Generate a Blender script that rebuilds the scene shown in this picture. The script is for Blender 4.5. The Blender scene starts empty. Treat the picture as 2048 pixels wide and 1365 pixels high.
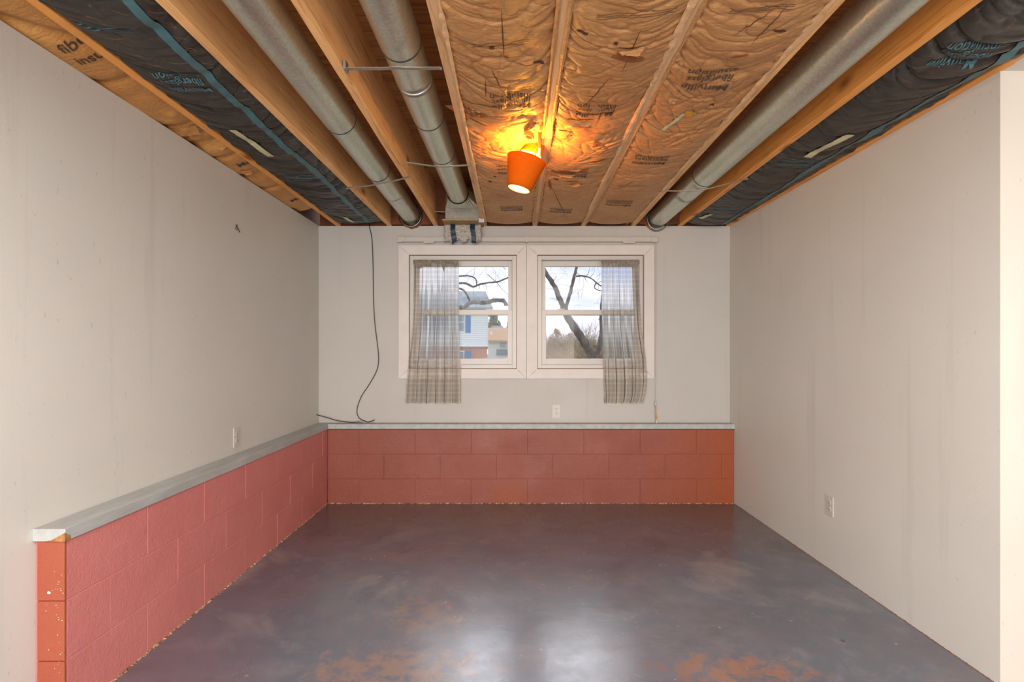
import bpy, bmesh, math, random
import numpy as np
from mathutils import Vector, Matrix
random.seed(7)
C = bpy.context.scene.collection
F, CX, CY, H0 = 1060.0, 1024.0, 702.0, 1.249       # focal length (px), vanishing point (px), eye height (m)
YW, YK = 4.417, 4.325                               # upper far wall plane, far knee wall plane
ZJ = 2.290                                          # underside of the joists
XL, XR = -1.610, 1.815                              # side walls
YS = 1.97                                           # where the right wall turns its corner

# ------------------------------------------------------------------ camera, world, lights, exposure
cam = bpy.data.cameras.new('camera'); camo = bpy.data.objects.new('camera', cam); C.objects.link(camo)
camo.location = (0, 0, H0); camo.rotation_euler = (math.pi/2, 0, 0)
cam.sensor_width = 36.0; cam.lens = 36.0*F/2048.0
cam.shift_x = 0.0; cam.shift_y = (CY-682.5)/2048.0
cam.clip_start = 0.02; cam.clip_end = 500
bpy.context.scene.camera = camo
vs = bpy.context.scene.view_settings
vs.view_transform = 'Standard'; vs.look = 'None'; vs.gamma = 1.0; vs.use_curve_mapping = False
vs.exposure = 0.0

def lin(r, g, b):
    f = lambda c: (c/255/12.92) if c/255 <= 0.04045 else ((c/255+0.055)/1.055)**2.4
    return (f(r), f(g), f(b), 1.0)

w = bpy.data.worlds.new('sky'); bpy.context.scene.world = w; w.use_nodes = True
nt = w.node_tree; nt.nodes.clear(); N = nt.nodes.new; L = nt.links.new
wo = N('ShaderNodeOutputWorld'); bg = N('ShaderNodeBackground')
tc = N('ShaderNodeTexCoord'); mp = N('ShaderNodeMapping'); mp.inputs['Scale'].default_value = (2.2, 2.2, 9.0)
mp.inputs['Location'].default_value = (0.35, 0.2, 0.6)
nz = N('ShaderNodeTexNoise'); nz.inputs['Scale'].default_value = 2.0; nz.inputs['Detail'].default_value = 7; nz.inputs['Roughness'].default_value = 0.55
cr = N('ShaderNodeValToRGB'); cr.color_ramp.elements[0].position = 0.36; cr.color_ramp.elements[1].position = 0.56
mx = N('ShaderNodeMix'); mx.data_type = 'RGBA'
sp = N('ShaderNodeSeparateXYZ'); cr2 = N('ShaderNodeValToRGB')
cr2.color_ramp.elements[0].position = 0.0; cr2.color_ramp.elements[0].color = lin(226, 229, 250)
cr2.color_ramp.elements[1].position = 0.30; cr2.color_ramp.elements[1].color = lin(150, 182, 245)
L(tc.outputs['Generated'], mp.inputs['Vector']); L(mp.outputs[0], nz.inputs['Vector']); L(nz.outputs['Fac'], cr.inputs['Fac'])
L(tc.outputs['Generated'], sp.inputs[0]); L(sp.outputs['Z'], cr2.inputs['Fac'])
L(cr.outputs['Color'], mx.inputs[0]); L(cr2.outputs['Color'], mx.inputs[6]); mx.inputs[7].default_value = lin(240, 241, 254)
L(mx.outputs[2], bg.inputs['Color']); bg.inputs['Strength'].default_value = 1.28; L(bg.outputs[0], wo.inputs[0])

def area(name, loc, rot, sx, sy, power, col):
    d = bpy.data.lights.new(name, 'AREA'); d.shape = 'RECTANGLE'; d.size = sx; d.size_y = sy; d.energy = power; d.color = col
    o = bpy.data.objects.new(name, d); C.objects.link(o); o.location = loc; o.rotation_euler = rot
    return o
# unseen fill lights added behind, above and beside the camera to brighten the room
area('rear_fill', (-0.1, -3.0, 1.35), (math.pi/2, 0, 0), 3.0, 2.1, 255, (1.0, 0.975, 0.94))
area('overhead_fill', (0.0, 0.0, 2.24), (0, 0, 0), 2.2, 1.4, 116, (1.0, 0.975, 0.95))
area('side_fill', (3.6, 0.9, 1.6), (math.pi/2, 0, math.pi/2), 1.6, 1.2, 7, (1.0, 0.96, 0.92))
sun = bpy.data.lights.new('sun', 'SUN'); sun.energy = 1.3; sun.angle = math.radians(34); sun.color = (0.96, 0.98, 1.0)   # low hazy sun behind thin cloud, facing the window
suno = bpy.data.objects.new('sun', sun); C.objects.link(suno); suno.rotation_euler = (math.radians(-58), 0, math.radians(-4))

# ------------------------------------------------------------------ helpers
WO = {}
def orig(o): return WO.get(o.name, Vector((0, 0, 0)))
class MB:
    def __init__(s): s.v = []; s.f = []; s.m = []; s.uv = None
    def add(s, vs, fs, mi=0):
        b = len(s.v); s.v += [tuple(p) for p in vs]
        for f in fs: s.f.append(tuple(i+b for i in f)); s.m.append(mi)
        return s
    def box(s, x0, x1, y0, y1, z0, z1, mi=0):
        v = [(x0,y0,z0),(x1,y0,z0),(x1,y1,z0),(x0,y1,z0),(x0,y0,z1),(x1,y0,z1),(x1,y1,z1),(x0,y1,z1)]
        return s.add(v, [(0,3,2,1),(4,5,6,7),(0,1,5,4),(1,2,6,5),(2,3,7,6),(3,0,4,7)], mi)
    def hexa(s, v, mi=0):
        return s.add(v, [(0,3,2,1),(4,5,6,7),(0,1,5,4),(1,2,6,5),(2,3,7,6),(3,0,4,7)], mi)
    def tube(s, pts, rad, n=8, mi=0, caps=True, closed=False):
        pts = [Vector(p) for p in pts]
        if not hasattr(rad, '__len__'): rad = [rad]*len(pts)
        t0 = (pts[1]-pts[0]).normalized()
        up = Vector((0,0,1)) if abs(t0.z) < 0.9 else Vector((1,0,0))
        u = t0.cross(up).normalized(); vv = []; fs = []
        for i, p in enumerate(pts):
            a = pts[max(i-1,0)]; b = pts[min(i+1,len(pts)-1)]; t = (b-a).normalized()
            u = (u - t*u.dot(t)).normalized(); q = t.cross(u)
            for k in range(n):
                an = 2*math.pi*k/n; vv.append(p + (u*math.cos(an)+q*math.sin(an))*rad[i])
        for i in range(len(pts)-1):
            for k in range(n):
                a = i*n+k; b = i*n+(k+1)%n; fs.append((a, b, b+n, a+n))
        if caps:
            fs.append(tuple(range(n))[::-1]); fs.append(tuple(range((len(pts)-1)*n, len(pts)*n)))
        return s.add(vv, fs, mi)
    def build(s, name, mats, parent=None, smooth=False, loc=None, bevel=0):
        o0 = Vector(loc) if loc is not None else (orig(parent) if parent else Vector((0,0,0)))
        me = bpy.data.meshes.new(name)
        vv = np.array(s.v, dtype=float) - np.array(o0) if s.v else []
        me.from_pydata([tuple(p) for p in vv], [], s.f)
        if not isinstance(mats, (list, tuple)): mats = [mats]
        for m in mats: me.materials.append(m)
        me.polygons.foreach_set('material_index', s.m)
        me.update()
        bm = bmesh.new(); bm.from_mesh(me)
        if len(s.f) < 5000: bmesh.ops.recalc_face_normals(bm, faces=bm.faces)
        if bevel:
            bmesh.ops.bevel(bm, geom=[e for e in bm.edges], offset=bevel, segments=1, affect='EDGES', profile=0.5)
        bm.to_mesh(me); bm.free()
        if smooth: me.polygons.foreach_set('use_smooth', [True]*len(me.polygons))
        if s.uv is not None:
            ul = me.uv_layers.new(name='UVMap')
            li = np.zeros(len(me.loops), dtype=int); me.loops.foreach_get('vertex_index', li)
            ul.data.foreach_set('uv', np.array(s.uv)[li].ravel())
        o = bpy.data.objects.new(name, me); C.objects.link(o)
        if parent:
            o.parent = parent; o.location = o0 - orig(parent)
        else: o.location = o0
        WO[o.name] = o0.copy()
        return o
def empty(name, loc, parent=None):
    o = bpy.data.objects.new(name, None); C.objects.link(o); o.location = loc; WO[o.name] = Vector(loc)
    o.empty_display_size = 0.05
    return o
def tag(o, label, cat, group=None, kind=None):
    o['label'] = label; o['category'] = cat
    if group: o['group'] = group
    if kind: o['kind'] = kind
    return o
def struct(o): o['kind'] = 'structure'; return o
def stuff(o): o['kind'] = 'stuff'; return o
def P(px, py, d): return Vector(((px-CX)/F*d, d, H0+(CY-py)/F*d))
def Xw(px): return (px-CX)/240.0
def Zw(py): return H0+(CY-py)/240.0
def lerp(a, b, t): return a+(b-a)*t
def sstep(a, b, x):
    t = np.clip((x-a)/(b-a), 0, 1); return t*t*(3-2*t)

# vectorised noise
_rng = np.random.RandomState(11); PERM = _rng.permutation(512); PERM = np.concatenate([PERM, PERM, PERM])
GR = _rng.rand(512)*2-1
def vnoise(x, y, seed=0):
    x = np.asarray(x, float)+seed*17.3+500; y = np.asarray(y, float)+seed*9.1+500
    xi = np.floor(x).astype(int); yi = np.floor(y).astype(int); fx = x-xi; fy = y-yi
    fx = fx*fx*fx*(fx*(fx*6-15)+10); fy = fy*fy*fy*(fy*(fy*6-15)+10)
    h = lambda a, b: GR[PERM[(PERM[a % 512]+b) % 512]]
    return (h(xi,yi)*(1-fx)+h(xi+1,yi)*fx)*(1-fy)+(h(xi,yi+1)*(1-fx)+h(xi+1,yi+1)*fx)*fy
def fbm(x, y, o=4, seed=0):
    r = 0; a = 1; 
    for i in range(o): r = r+a*vnoise(x*2**i, y*2**i, seed+i); a *= .5
    return r

# ------------------------------------------------------------------ materials
class Mt:
    def __init__(s, name):
        s.m = bpy.data.materials.new(name); s.m.use_nodes = True; s.t = s.m.node_tree
        s.b = s.t.nodes['Principled BSDF']; s.out = s.t.nodes['Material Output']
        s.co = s.n('ShaderNodeTexCoord').outputs['Object']
    def n(s, ty, **kw):
        q = s.t.nodes.new(ty)
        for k, v in kw.items(): setattr(q, k, v)
        return q
    def l(s, a, b): s.t.links.new(a, b)
    def map(s, scale=(1,1,1), loc=(0,0,0), rot=(0,0,0), src=None):
        q = s.n('ShaderNodeMapping'); q.inputs['Scale'].default_value = scale; q.inputs['Location'].default_value = loc
        q.inputs['Rotation'].default_value = rot; s.l(src or s.co, q.inputs['Vector']); return q.outputs[0]
    def noise(s, scale, detail=4, rough=.5, vec=None, dist=0):
        q = s.n('ShaderNodeTexNoise'); q.inputs['Scale'].default_value = scale; q.inputs['Detail'].default_value = detail
        q.inputs['Roughness'].default_value = rough; q.inputs['Distortion'].default_value = dist
        s.l(vec or s.co, q.inputs['Vector']); return q.outputs['Fac']
    def vor(s, scale, vec=None, feature='F1', out='Distance'):
        q = s.n('ShaderNodeTexVoronoi'); q.feature = feature; q.inputs['Scale'].default_value = scale
        s.l(vec or s.co, q.inputs['Vector']); return q.outputs[out]
    def ramp(s, fac, *stops):
        q = s.n('ShaderNodeValToRGB'); e = q.color_ramp.elements
        while len(e) < len(stops): e.new(0.5)
        for i, (p, c) in enumerate(stops):
            e[i].position = p; e[i].color = c if hasattr(c, '__len__') else (c, c, c, 1)
        s.l(fac, q.inputs['Fac']); return q.outputs['Color']
    def mix(s, fac, a, b, mode='MIX'):
        q = s.n('ShaderNodeMix'); q.data_type = 'RGBA'; q.blend_type = mode; q.clamp_factor = True
        for v, k in ((fac, 0), (a, 6), (b, 7)):
            if hasattr(v, 'node'): s.l(v, q.inputs[k])
            elif k == 0: q.inputs[0].default_value = v
            else: q.inputs[k].default_value = v
        return q.outputs[2]
    def math(s, op, a, b=None, c=None):
        q = s.n('ShaderNodeMath', operation=op)
        for i, v in enumerate((a, b, c)):
            if v is None: continue
            if hasattr(v, 'node'): s.l(v, q.inputs[i])
            else: q.inputs[i].default_value = v
        return q.outputs[0]
    def sep(s, v=None):
        q = s.n('ShaderNodeSeparateXYZ'); s.l(v or s.co, q.inputs[0]); return q.outputs
    def col(s, c):
        if hasattr(c, 'node'): s.l(c, s.b.inputs['Base Color'])
        else: s.b.inputs['Base Color'].default_value = c
        return s
    def set(s, **kw):
        for k, v in kw.items():
            k = k.replace('_', ' ')
            if hasattr(v, 'node'): s.l(v, s.b.inputs[k])
            else: s.b.inputs[k].default_value = v
        return s
    def bump(s, h, strength=.3, dist=.005):
        q = s.n('ShaderNodeBump'); q.inputs['Strength'].default_value = strength; q.inputs['Distance'].default_value = dist
        s.l(h, q.inputs['Height']); s.l(q.outputs[0], s.b.inputs['Normal']); return s
def simple(name, c, rough=.6, metal=0, vary=.12, scale=30, bump=0.0):
    m = Mt(name); c2 = tuple(x*(1-vary) for x in c[:3])+(1,)
    m.col(m.ramp(m.noise(scale, 3), (.3, c2), (.7, c))).set(Roughness=rough, Metallic=metal)
    if bump: m.bump(m.noise(scale*3, 3), bump, .002)
    return m.m

def wall_mat(name, base, dirt, stain_top=True):
    m = Mt(name)
    n1 = m.noise(1.1, 5, .55); c = m.ramp(n1, (.3, tuple(x*.94 for x in base[:3])+(1,)), (.65, base))
    st = m.noise(1.0, 5, .6, m.map((9, 9, .55)))              # vertical streaks
    c = m.mix(m.ramp(st, (.58, 0.0), (.8, .30)), c, dirt)
    sp = m.noise(60, 2, .5, m.map((1, 1, .5)))
    c = m.mix(m.ramp(sp, (.70, 0.0), (.76, .35)), c, dirt)
    pale = m.noise(7, 5, .7); c = m.mix(m.ramp(pale, (.70, 0.0), (.78, .30)), c, (.78, .76, .73, 1))
    m.col(c).set(Roughness=m.ramp(m.noise(3, 3), (.3, .42), (.7, .6)))
    h = m.math('ADD', m.noise(260, 2, .5, m.map((.5, .5, 1.6))), m.math('MULTIPLY', m.noise(18, 3), .8))
    m.bump(h, .12, .004); return m.m
M = {}
M['wall'] = wall_mat('painted_drywall', lin(208, 206, 199), lin(156, 150, 138))
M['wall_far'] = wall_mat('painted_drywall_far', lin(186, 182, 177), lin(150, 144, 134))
M['wall_side'] = wall_mat('painted_drywall_side', lin(214, 205, 194), lin(170, 158, 144))
M['trim'] = simple('white_painted_trim', lin(226, 220, 214), .4, 0, .05, 14)
M['casing'] = simple('window_casing_paint', lin(212, 205, 200), .45, 0, .07, 9)
M['vinyl'] = simple('white_window_vinyl', lin(198, 192, 186), .35, 0, .04, 8)
M['gap'] = simple('brown_gap_shadow_line', lin(140, 110, 90), .8)
M['plastic'] = simple('ivory_plastic', lin(200, 195, 188), .35, 0, .04, 20)
M['slot'] = simple('dark_slot', lin(60, 55, 50), .7)
M['rodpaint'] = simple('cream_rod_enamel', lin(190, 184, 175), .4, 0, .06, 20)
M['cordw'] = simple('white_cord', lin(190, 184, 174), .8)

def wood(name, c_lo, c_hi, knot, dull=1.0):
    m = Mt(name)
    oi = m.n('ShaderNodeObjectInfo'); off = m.n('ShaderNodeCombineXYZ'); m.l(m.math('MULTIPLY', oi.outputs['Random'], 37.0), off.inputs[0]); m.l(m.math('MULTIPLY', oi.outputs['Random'], 91.0), off.inputs[1])
    va = m.n('ShaderNodeVectorMath', operation='ADD'); m.l(m.co, va.inputs[0]); m.l(off.outputs[0], va.inputs[1]); v = va.outputs[0]
    g = m.noise(14, 5, .62, m.map((3.2, .16, 3.2), src=v), 1.3)
    c = m.ramp(g, (.30, c_lo), (.48, c_hi), (.62, tuple(x*1.05 for x in c_hi[:3])+(1,)), (.8, c_lo))
    fine = m.noise(120, 3, .6, m.map((1.5, .04, 1.5), src=v)); c = m.mix(m.ramp(fine, (.45, 0.0), (.75, .28)), c, c_lo)
    kv = m.vor(3.4, m.map((2.2, .75, 1.6), src=v)); c = m.mix(m.ramp(kv, (.06, .95), (.12, .4), (.20, 0.0)), c, knot)
    bl = m.noise(2.2, 3, .5, v); c = m.mix(m.ramp(bl, (.5, 0.0), (.75, .35)), c, knot)
    st = m.noise(26, 3, .6, m.map((1, .5, .35), src=v)); c = m.mix(m.ramp(st, (.68, 0.0), (.76, .55)), c, lin(90, 55, 28))
    m.col(c).set(Roughness=.62); m.bump(m.math('ADD', g, fine), .18, .003); return m.m
M['joist'] = wood('sawn_pine_joist', lin(206, 140, 80), lin(240, 184, 122), lin(150, 84, 38))
M['joist_pale'] = wood('dusty_pine_joist', lin(190, 134, 84), lin(222, 176, 128), lin(150, 96, 54))
M['joist_orange'] = wood('orange_pine_joist', lin(212, 128, 54), lin(240, 164, 82), lin(150, 80, 28))
m = Mt('plywood_subfloor'); g = m.noise(9, 5, .6, m.map((.25, 5, 1)), 1.5)
m.col(m.ramp(g, (.3, lin(110, 66, 30)), (.5, lin(158, 102, 50)), (.7, lin(176, 120, 64)))).set(Roughness=.75); m.bump(g, .2, .002); M['ply'] = m.m
M['rim'] = simple('dark_rim_board', lin(120, 66, 30), .8, 0, .5, 12)
M['cutwood'] = simple('fresh_cut_wood', lin(214, 120, 50), .8, 0, .4, 20)

def kraft(name, a, b, dk):
    m = Mt(name)
    n1 = m.noise(5, 5, .6); c = m.ramp(n1, (.3, a), (.7, b))
    c = m.mix(m.ramp(m.noise(46, 4, .65), (.4, 0.0), (.85, .5)), c, dk)
    c = m.mix(m.ramp(m.vor(26), (.02, .75), (.06, 0.0)), c, lin(84, 54, 30))
    c = m.mix(m.ramp(m.noise(1.4, 2), (.5, 0.0), (.78, .3)), c, dk)
    m.col(c).set(Roughness=.5)
    h = m.math('ADD', m.noise(34, 5, .62, m.map((.55, 1.5, 1)), .8), m.math('MULTIPLY', m.noise(150, 3), .25))
    m.bump(h, .55, .009); return m.m
M['kraft'] = kraft('brown_kraft_paper', lin(178, 124, 74), lin(200, 148, 94), lin(146, 94, 52))
M['kraft_tan'] = kraft('smooth_tan_kraft_paper', lin(190, 130, 68), lin(212, 156, 88), lin(170, 110, 54))
M['kraft_pale'] = simple('folded_paper_edge', lin(232, 186, 136), .6, 0, .2, 25, .3)
M['torn'] = simple('torn_kraft_underside', lin(150, 88, 44), .8, 0, .35, 30, .3)
M['hole'] = simple('dark_tear', lin(92, 56, 32), .9, 0, .4, 30)
M['ink'] = simple('black_ink', lin(86, 68, 52), .7, 0, .45, 70)
m = Mt('black_batt_facing'); n1 = m.noise(4, 5, .6, m.map((1, 2.2, 1)))
c = m.ramp(n1, (.3, lin(34, 29, 26)), (.7, lin(56, 49, 43))); c = m.mix(m.ramp(m.noise(60, 4, .7, m.map((1, .4, 1))), (.60, 0.0), (.78, .55)), c, lin(150, 118, 80))
m.col(c).set(Roughness=.42); m.bump(m.noise(38, 5, .6, m.map((.5, 1.6, 1))), .35, .006); M['black'] = m.m
M['teal'] = simple('teal_printed_stripe', lin(70, 110, 118), .5, 0, .22, 18)
M['tealink'] = simple('teal_ink', lin(78, 122, 132), .6, 0, .45, 60)
M['tape'] = simple('aged_cream_label', lin(214, 206, 164), .6, 0, .2, 60)
M['tapeg'] = simple('pale_green_tape', lin(200, 204, 170), .6, 0, .25, 60)
M['tagy'] = simple('amber_tag', lin(214, 150, 30), .5, 0, .2, 60)
M['glassfibre'] = simple('blond_glass_fibre', lin(150, 116, 70), .8)

m = Mt('galvanised_duct_steel')
sp_ = m.noise(95, 3, .6); vv_ = m.vor(38, out='Color')
c = m.ramp(sp_, (.2, lin(186, 190, 178)), (.5, lin(208, 212, 200)), (.8, lin(230, 232, 222)))
c = m.mix(.12, c, m.ramp(m.noise(4, 3), (.35, lin(130, 132, 122)), (.7, lin(214, 214, 204))))
m.col(c).set(Metallic=.88, Roughness=m.ramp(m.noise(70, 3, .6), (.3, .30), (.7, .37))); M['duct'] = m.m
M['strap'] = simple('steel_strap', lin(176, 170, 158), .4, .8, .2, 40)
M['seam'] = simple('duct_joint_shadow', lin(70, 70, 64), .6, .5)
m = Mt('grey_fibre_pad'); v_ = m.noise(90, 5, .7); m.col(m.ramp(v_, (.3, lin(120, 108, 98)), (.5, lin(186, 178, 170)), (.7, lin(222, 216, 210)))).set(Roughness=.95); m.bump(v_, .9, .01); M['pad'] = m.m
M['navy'] = simple('navy_tape', lin(24, 44, 68), .5, 0, .2, 40)
M['cable'] = simple('black_cable', lin(52, 44, 38), .5)

# painted block
def paint(name, c1, c2, orange):
    m = Mt(name); c = m.ramp(m.noise(2.3, 4, .6), (.3, c1), (.7, c2))
    geo = m.n('ShaderNodeNewGeometry'); pos = m.sep(geo.outputs['Position'])
    if orange:
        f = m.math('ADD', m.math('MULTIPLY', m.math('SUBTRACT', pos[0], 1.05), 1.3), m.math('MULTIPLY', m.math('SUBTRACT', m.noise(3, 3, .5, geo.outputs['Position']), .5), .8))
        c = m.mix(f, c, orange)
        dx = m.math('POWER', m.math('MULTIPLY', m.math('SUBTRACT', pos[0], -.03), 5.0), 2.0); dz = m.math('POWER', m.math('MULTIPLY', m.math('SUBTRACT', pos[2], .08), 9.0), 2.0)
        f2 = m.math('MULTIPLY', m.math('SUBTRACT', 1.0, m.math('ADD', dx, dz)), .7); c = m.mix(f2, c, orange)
    # scuffed pale drips and dark chips
    dr = m.noise(1.0, 5, .62, m.map((14, 14, 1.6), src=geo.outputs['Position'])); c = m.mix(m.ramp(dr, (.70, 0.0), (.80, .35)), c, lin(196, 140, 96))
    c = m.mix(m.ramp(m.noise(120, 3, .6, geo.outputs['Position']), (.68, 0.0), (.78, .5)), c, lin(140, 60, 45))
    m.col(c).set(Roughness=m.ramp(m.noise(5, 3), (.3, .38), (.7, .55)))
    h = m.math('ADD', m.noise(120, 4, .6, geo.outputs['Position']), m.math('MULTIPLY', m.noise(22, 3, .5, geo.outputs['Position']), .8)); m.bump(h, .38, .006)
    return m.m
M['salmon'] = paint('salmon_block_paint', lin(198, 118, 113), lin(206, 128, 122), None)
M['brick_red'] = paint('red_block_paint', lin(134, 68, 52), lin(144, 76, 60), lin(150, 72, 34))
M['orange_end'] = paint('orange_block_paint', lin(154, 76, 54), lin(162, 84, 60), None)
m = Mt('grey_ledge_paint'); g = m.noise(8, 5, .6, m.map((3, .5, 3))); c = m.ramp(g, (.3, lin(158, 160, 157)), (.7, lin(180, 183, 181)))
c = m.mix(m.ramp(m.noise(50, 4, .7), (.66, 0.0), (.76, .5)), c, lin(120, 110, 98)); m.col(c).set(Roughness=.5); m.bump(g, .2, .003); M['ledge'] = m.m
M['chip'] = simple('bare_chipped_wood', lin(176, 124, 70), .8, 0, .5, 60)
m = Mt('crumbled_mortar'); g = m.noise(60, 4, .7); m.col(m.ramp(g, (.35, lin(50, 36, 28)), (.5, lin(150, 110, 76)), (.62, lin(214, 190, 160)), (.75, lin(90, 66, 48)))).set(Roughness=.95); M['mortar'] = m.m

# floor
m = Mt('stained_concrete_floor'); xy = m.sep()
n1 = m.noise(1.1, 6, .66, None, .6); c = m.ramp(n1, (.32, lin(80, 78, 84)), (.46, lin(102, 97, 107)), (.56, lin(90, 95, 107)), (.70, lin(132, 126, 126)))
n2 = m.noise(3.5, 6, .65); c = m.mix(m.ramp(n2, (.5, 0.0), (.75, .5)), c, lin(127, 125, 132))
c = m.mix(m.ramp(m.noise(2.1, 5, .6, m.map((1, 1, 1), (3, 7, 0))), (.52, 0.0), (.72, .45)), c, lin(71, 68, 90))
far = m.math('MULTIPLY', m.math('SUBTRACT', xy[1], 3.2), .75)
far = m.math('ADD', far, m.math('MULTIPLY', m.math('SUBTRACT', n2, .5), .8)); c = m.mix(m.math('MULTIPLY', far, .85), c, lin(95, 81, 64))
c = m.mix(m.ramp(m.noise(240, 3, .7), (.62, 0.0), (.8, .35)), c, lin(149, 147, 156))
def spot(cx, cy, rx, ry, colr, amt, th=.0):
    global c
    dx = m.math('POWER', m.math('DIVIDE', m.math('SUBTRACT', xy[0], cx), rx), 2.0); dy = m.math('POWER', m.math('DIVIDE', m.math('SUBTRACT', xy[1], cy), ry), 2.0)
    d = m.math('SUBTRACT', 1.0, m.math('ADD', dx, dy))
    d = m.math('MULTIPLY', m.math('ADD', d, m.math('MULTIPLY', m.math('SUBTRACT', m.noise(14, 5, .7), .52+th), 7.0)), amt); c = m.mix(m.math('MINIMUM', d, amt), c, colr)
spot(.86, 2.07, .34, .12, lin(161, 102, 58), .6); spot(-.44, 2.07, .40, .16, lin(149, 112, 88), .5); spot(-.40, 2.50, .22, .20, lin(146, 114, 93), .4)
spot(.40, 1.95, .34, .3, lin(71, 68, 81), .3)
spk = m.vor(7.0, m.map((1, 1, .01))); c = m.mix(m.ramp(spk, (.035, .8), (.055, 0.0)), c, lin(166, 140, 111))
spk = m.vor(3.1, m.map((1, 1.2, .01), (4, 2, 0))); c = m.mix(m.ramp(spk, (.025, .85), (.04, 0.0)), c, lin(157, 96, 58))
spk = m.vor(2.3, m.map((1.3, 1, .01), (1, 5, 0))); c = m.mix(m.ramp(spk, (.025, .85), (.035, 0.0)), c, lin(50, 40, 37))
sc = m.noise(1.0, 5, .5, m.map((1.2, 60, 1), (0, 0, 0), (0, 0, .7))); c = m.mix(m.ramp(sc, (.70, 0.0), (.76, .35)), c, lin(149, 149, 172))
sc = m.noise(1.0, 4, .5, m.map((1.0, 46, 1), (5, 0, 0), (0, 0, -.5))); c = m.mix(m.ramp(sc, (.71, 0.0), (.77, .3)), c, lin(144, 140, 156))
rgh = m.ramp(m.noise(5, 6, .7), (.3, .17), (.7, .30))
m.col(c).set(Roughness=rgh, IOR=1.9); m.bump(m.math('ADD', m.noise(26, 5, .65), m.math('MULTIPLY', m.noise(4, 3), 1.5)), .08, .005); M['floor'] = m.m

# ------------------------------------------------------------------ room shell
YB, XB = -3.3, 4.2
struct(MB().box(XL-.15, XB, YB, YW+.2, -.12, 0).build('floor', M['floor']))
b = MB(); b.box(XL-.14, XL, YB, YW+.16, 0, ZJ); struct(b.build('wall_left', M['wall']))
b = MB(); b.box(XR, XR+.12, YS+.001, YW+.16, 0, ZJ)
o = struct(b.build('wall_right', M['wall']))
b = MB(); b.box(XR+.0008, XB, YS, YS+.12, 0, ZJ); struct(b.build('wall_corner_return', M['wall_side']))
b = MB(); b.box(XB, XB+.1, YB, YS+.1, 0, 2.7); struct(b.build('wall_far_right', M['wall_side']))
b = MB(); b.box(XL-.14, XB+.1, YB-.1, YB, 0, 2.7); struct(b.build('wall_rear', M['wall_side']))
b = MB(); b.box(XR, XB, YB, YS, ZJ, ZJ+.02); struct(b.build('ceiling_side', M['wall_side']))
# far wall with two window openings
WIN = [(Xw(819), Xw(1033.5)), (Xw(1074.5), Xw(1287))]; ZB, ZT = Zw(738), Zw(511)
b = MB(); y0, y1 = YW, YW+.15
b.box(XL, XR, y0+.03, y1, 0, .60); b.box(XL, XR, y0, y1, .60, ZB); b.box(XL, XR, y0, y1, ZT, ZJ)
b.box(XL, WIN[0][0], y0, y1, ZB, ZT); b.box(WIN[0][1], WIN[1][0], y0, y1, ZB, ZT); b.box(WIN[1][1], XR, y0, y1, ZB, ZT)
struct(b.build('wall_back', M['wall_far']))

# knee walls of painted blocks
def knee(name, rows, axis, fixed0, fixed1, lo, hi, mat):
    b = MB()
    if axis == 'y': b.box(fixed0, fixed1-.0025, lo, hi-.002, 0, .606)
    else: b.box(lo+.002, hi, fixed0+.0025, fixed1, 0, .606)
    root = struct(b.build(name, mat))
    for r, joints in enumerate(rows):
        e = [lo]+[j for j in joints if lo+.03 < j < hi-.03]+[hi]
        for a, c_ in zip(e[:-1], e[1:]):
            g = .0013; q = MB(); z0 = r*.2025+g; z1 = (r+1)*.2025-g; pr = random.uniform(-.0008, .0008)
            if axis == 'y': q.box(fixed1-.03, fixed1+pr, a+g, c_-g, z0, z1)
            else: q.box(a+g, c_-g, fixed0-pr, fixed0+.03, z0, z1)
            q.build('concrete_block', mat, root, bevel=.0016)
    return root
jt = [2.19+.403*k for k in range(6)]; jm = [1.985+.403*k for k in range(6)]
kl = knee('wall_left_lower', [jt, jm, jt], 'y', XL+.001, -1.506, 1.792, YK, M['salmon'])
bt = [-1.25+.459*k for k in range(8)]; bmj = [-1.045+.459*k for k in range(8)]
knee('wall_back_lower', [bt, bmj, bt], 'x', YK, YW+.12, -1.506, XR-.006, M['brick_red'])
q = MB(); q.box(XL+.012, -1.506, 1.784, 1.7915, .002, .2015); q.box(XL+.012, -1.506, 1.784, 1.7915, .2045, .4045); q.box(XL+.012, -1.506, 1.784, 1.7915, .4070, .606)
q.build('end_facing', M['orange_end'], kl)
# paint chips on the end
q = MB()
for k in range(34):
    x = random.gauss(-1.535, .022); z = random.choice([random.gauss(.455, .02), random.gauss(.40, .03), random.gauss(.22, .03)]); r_ = random.choice([.0012, .0015, .002]) if k else .007
    if not (-1.59 < x < -1.508): continue
    n = 7; cs = [(x+r_*math.cos(2*math.pi*i/n)*random.uniform(.7, 1.3), 1.7835, z+.7*r_*math.sin(2*math.pi*i/n)) for i in range(n)]
    q.add(cs, [tuple(range(n))])
stuff(q.build('paint_chip', simple('bare_plaster', lin(236, 220, 190), .8), kl))

# ledge boards on top
o = MB().box(XL, -1.499, 1.778, YW, .608, .650).build('trim_1', M['ledge'], bevel=.0015); struct(o)
q = MB(); q.hexa([(-1.565, 1.7765, .6095), (-1.4985, 1.7765, .6085), (-1.4985, 1.80, .6085), (-1.565, 1.80, .6095), (-1.545, 1.7765, .6125), (-1.4985, 1.7765, .638), (-1.4985, 1.80, .622), (-1.545, 1.80, .6125)]); q.build('chipped_corner', M['chip'], o)
o = MB().box(-1.499, XR-.001, 4.3155, YW, .612, .650).build('trim_2', M['ledge'], bevel=.0015); struct(o)
# caulk line under the far ledge
q = MB(); q.box(-1.499, XR-.004, 4.3195, 4.34, .605, .613); q.build('dark_joint', M['slot'], o)
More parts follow.
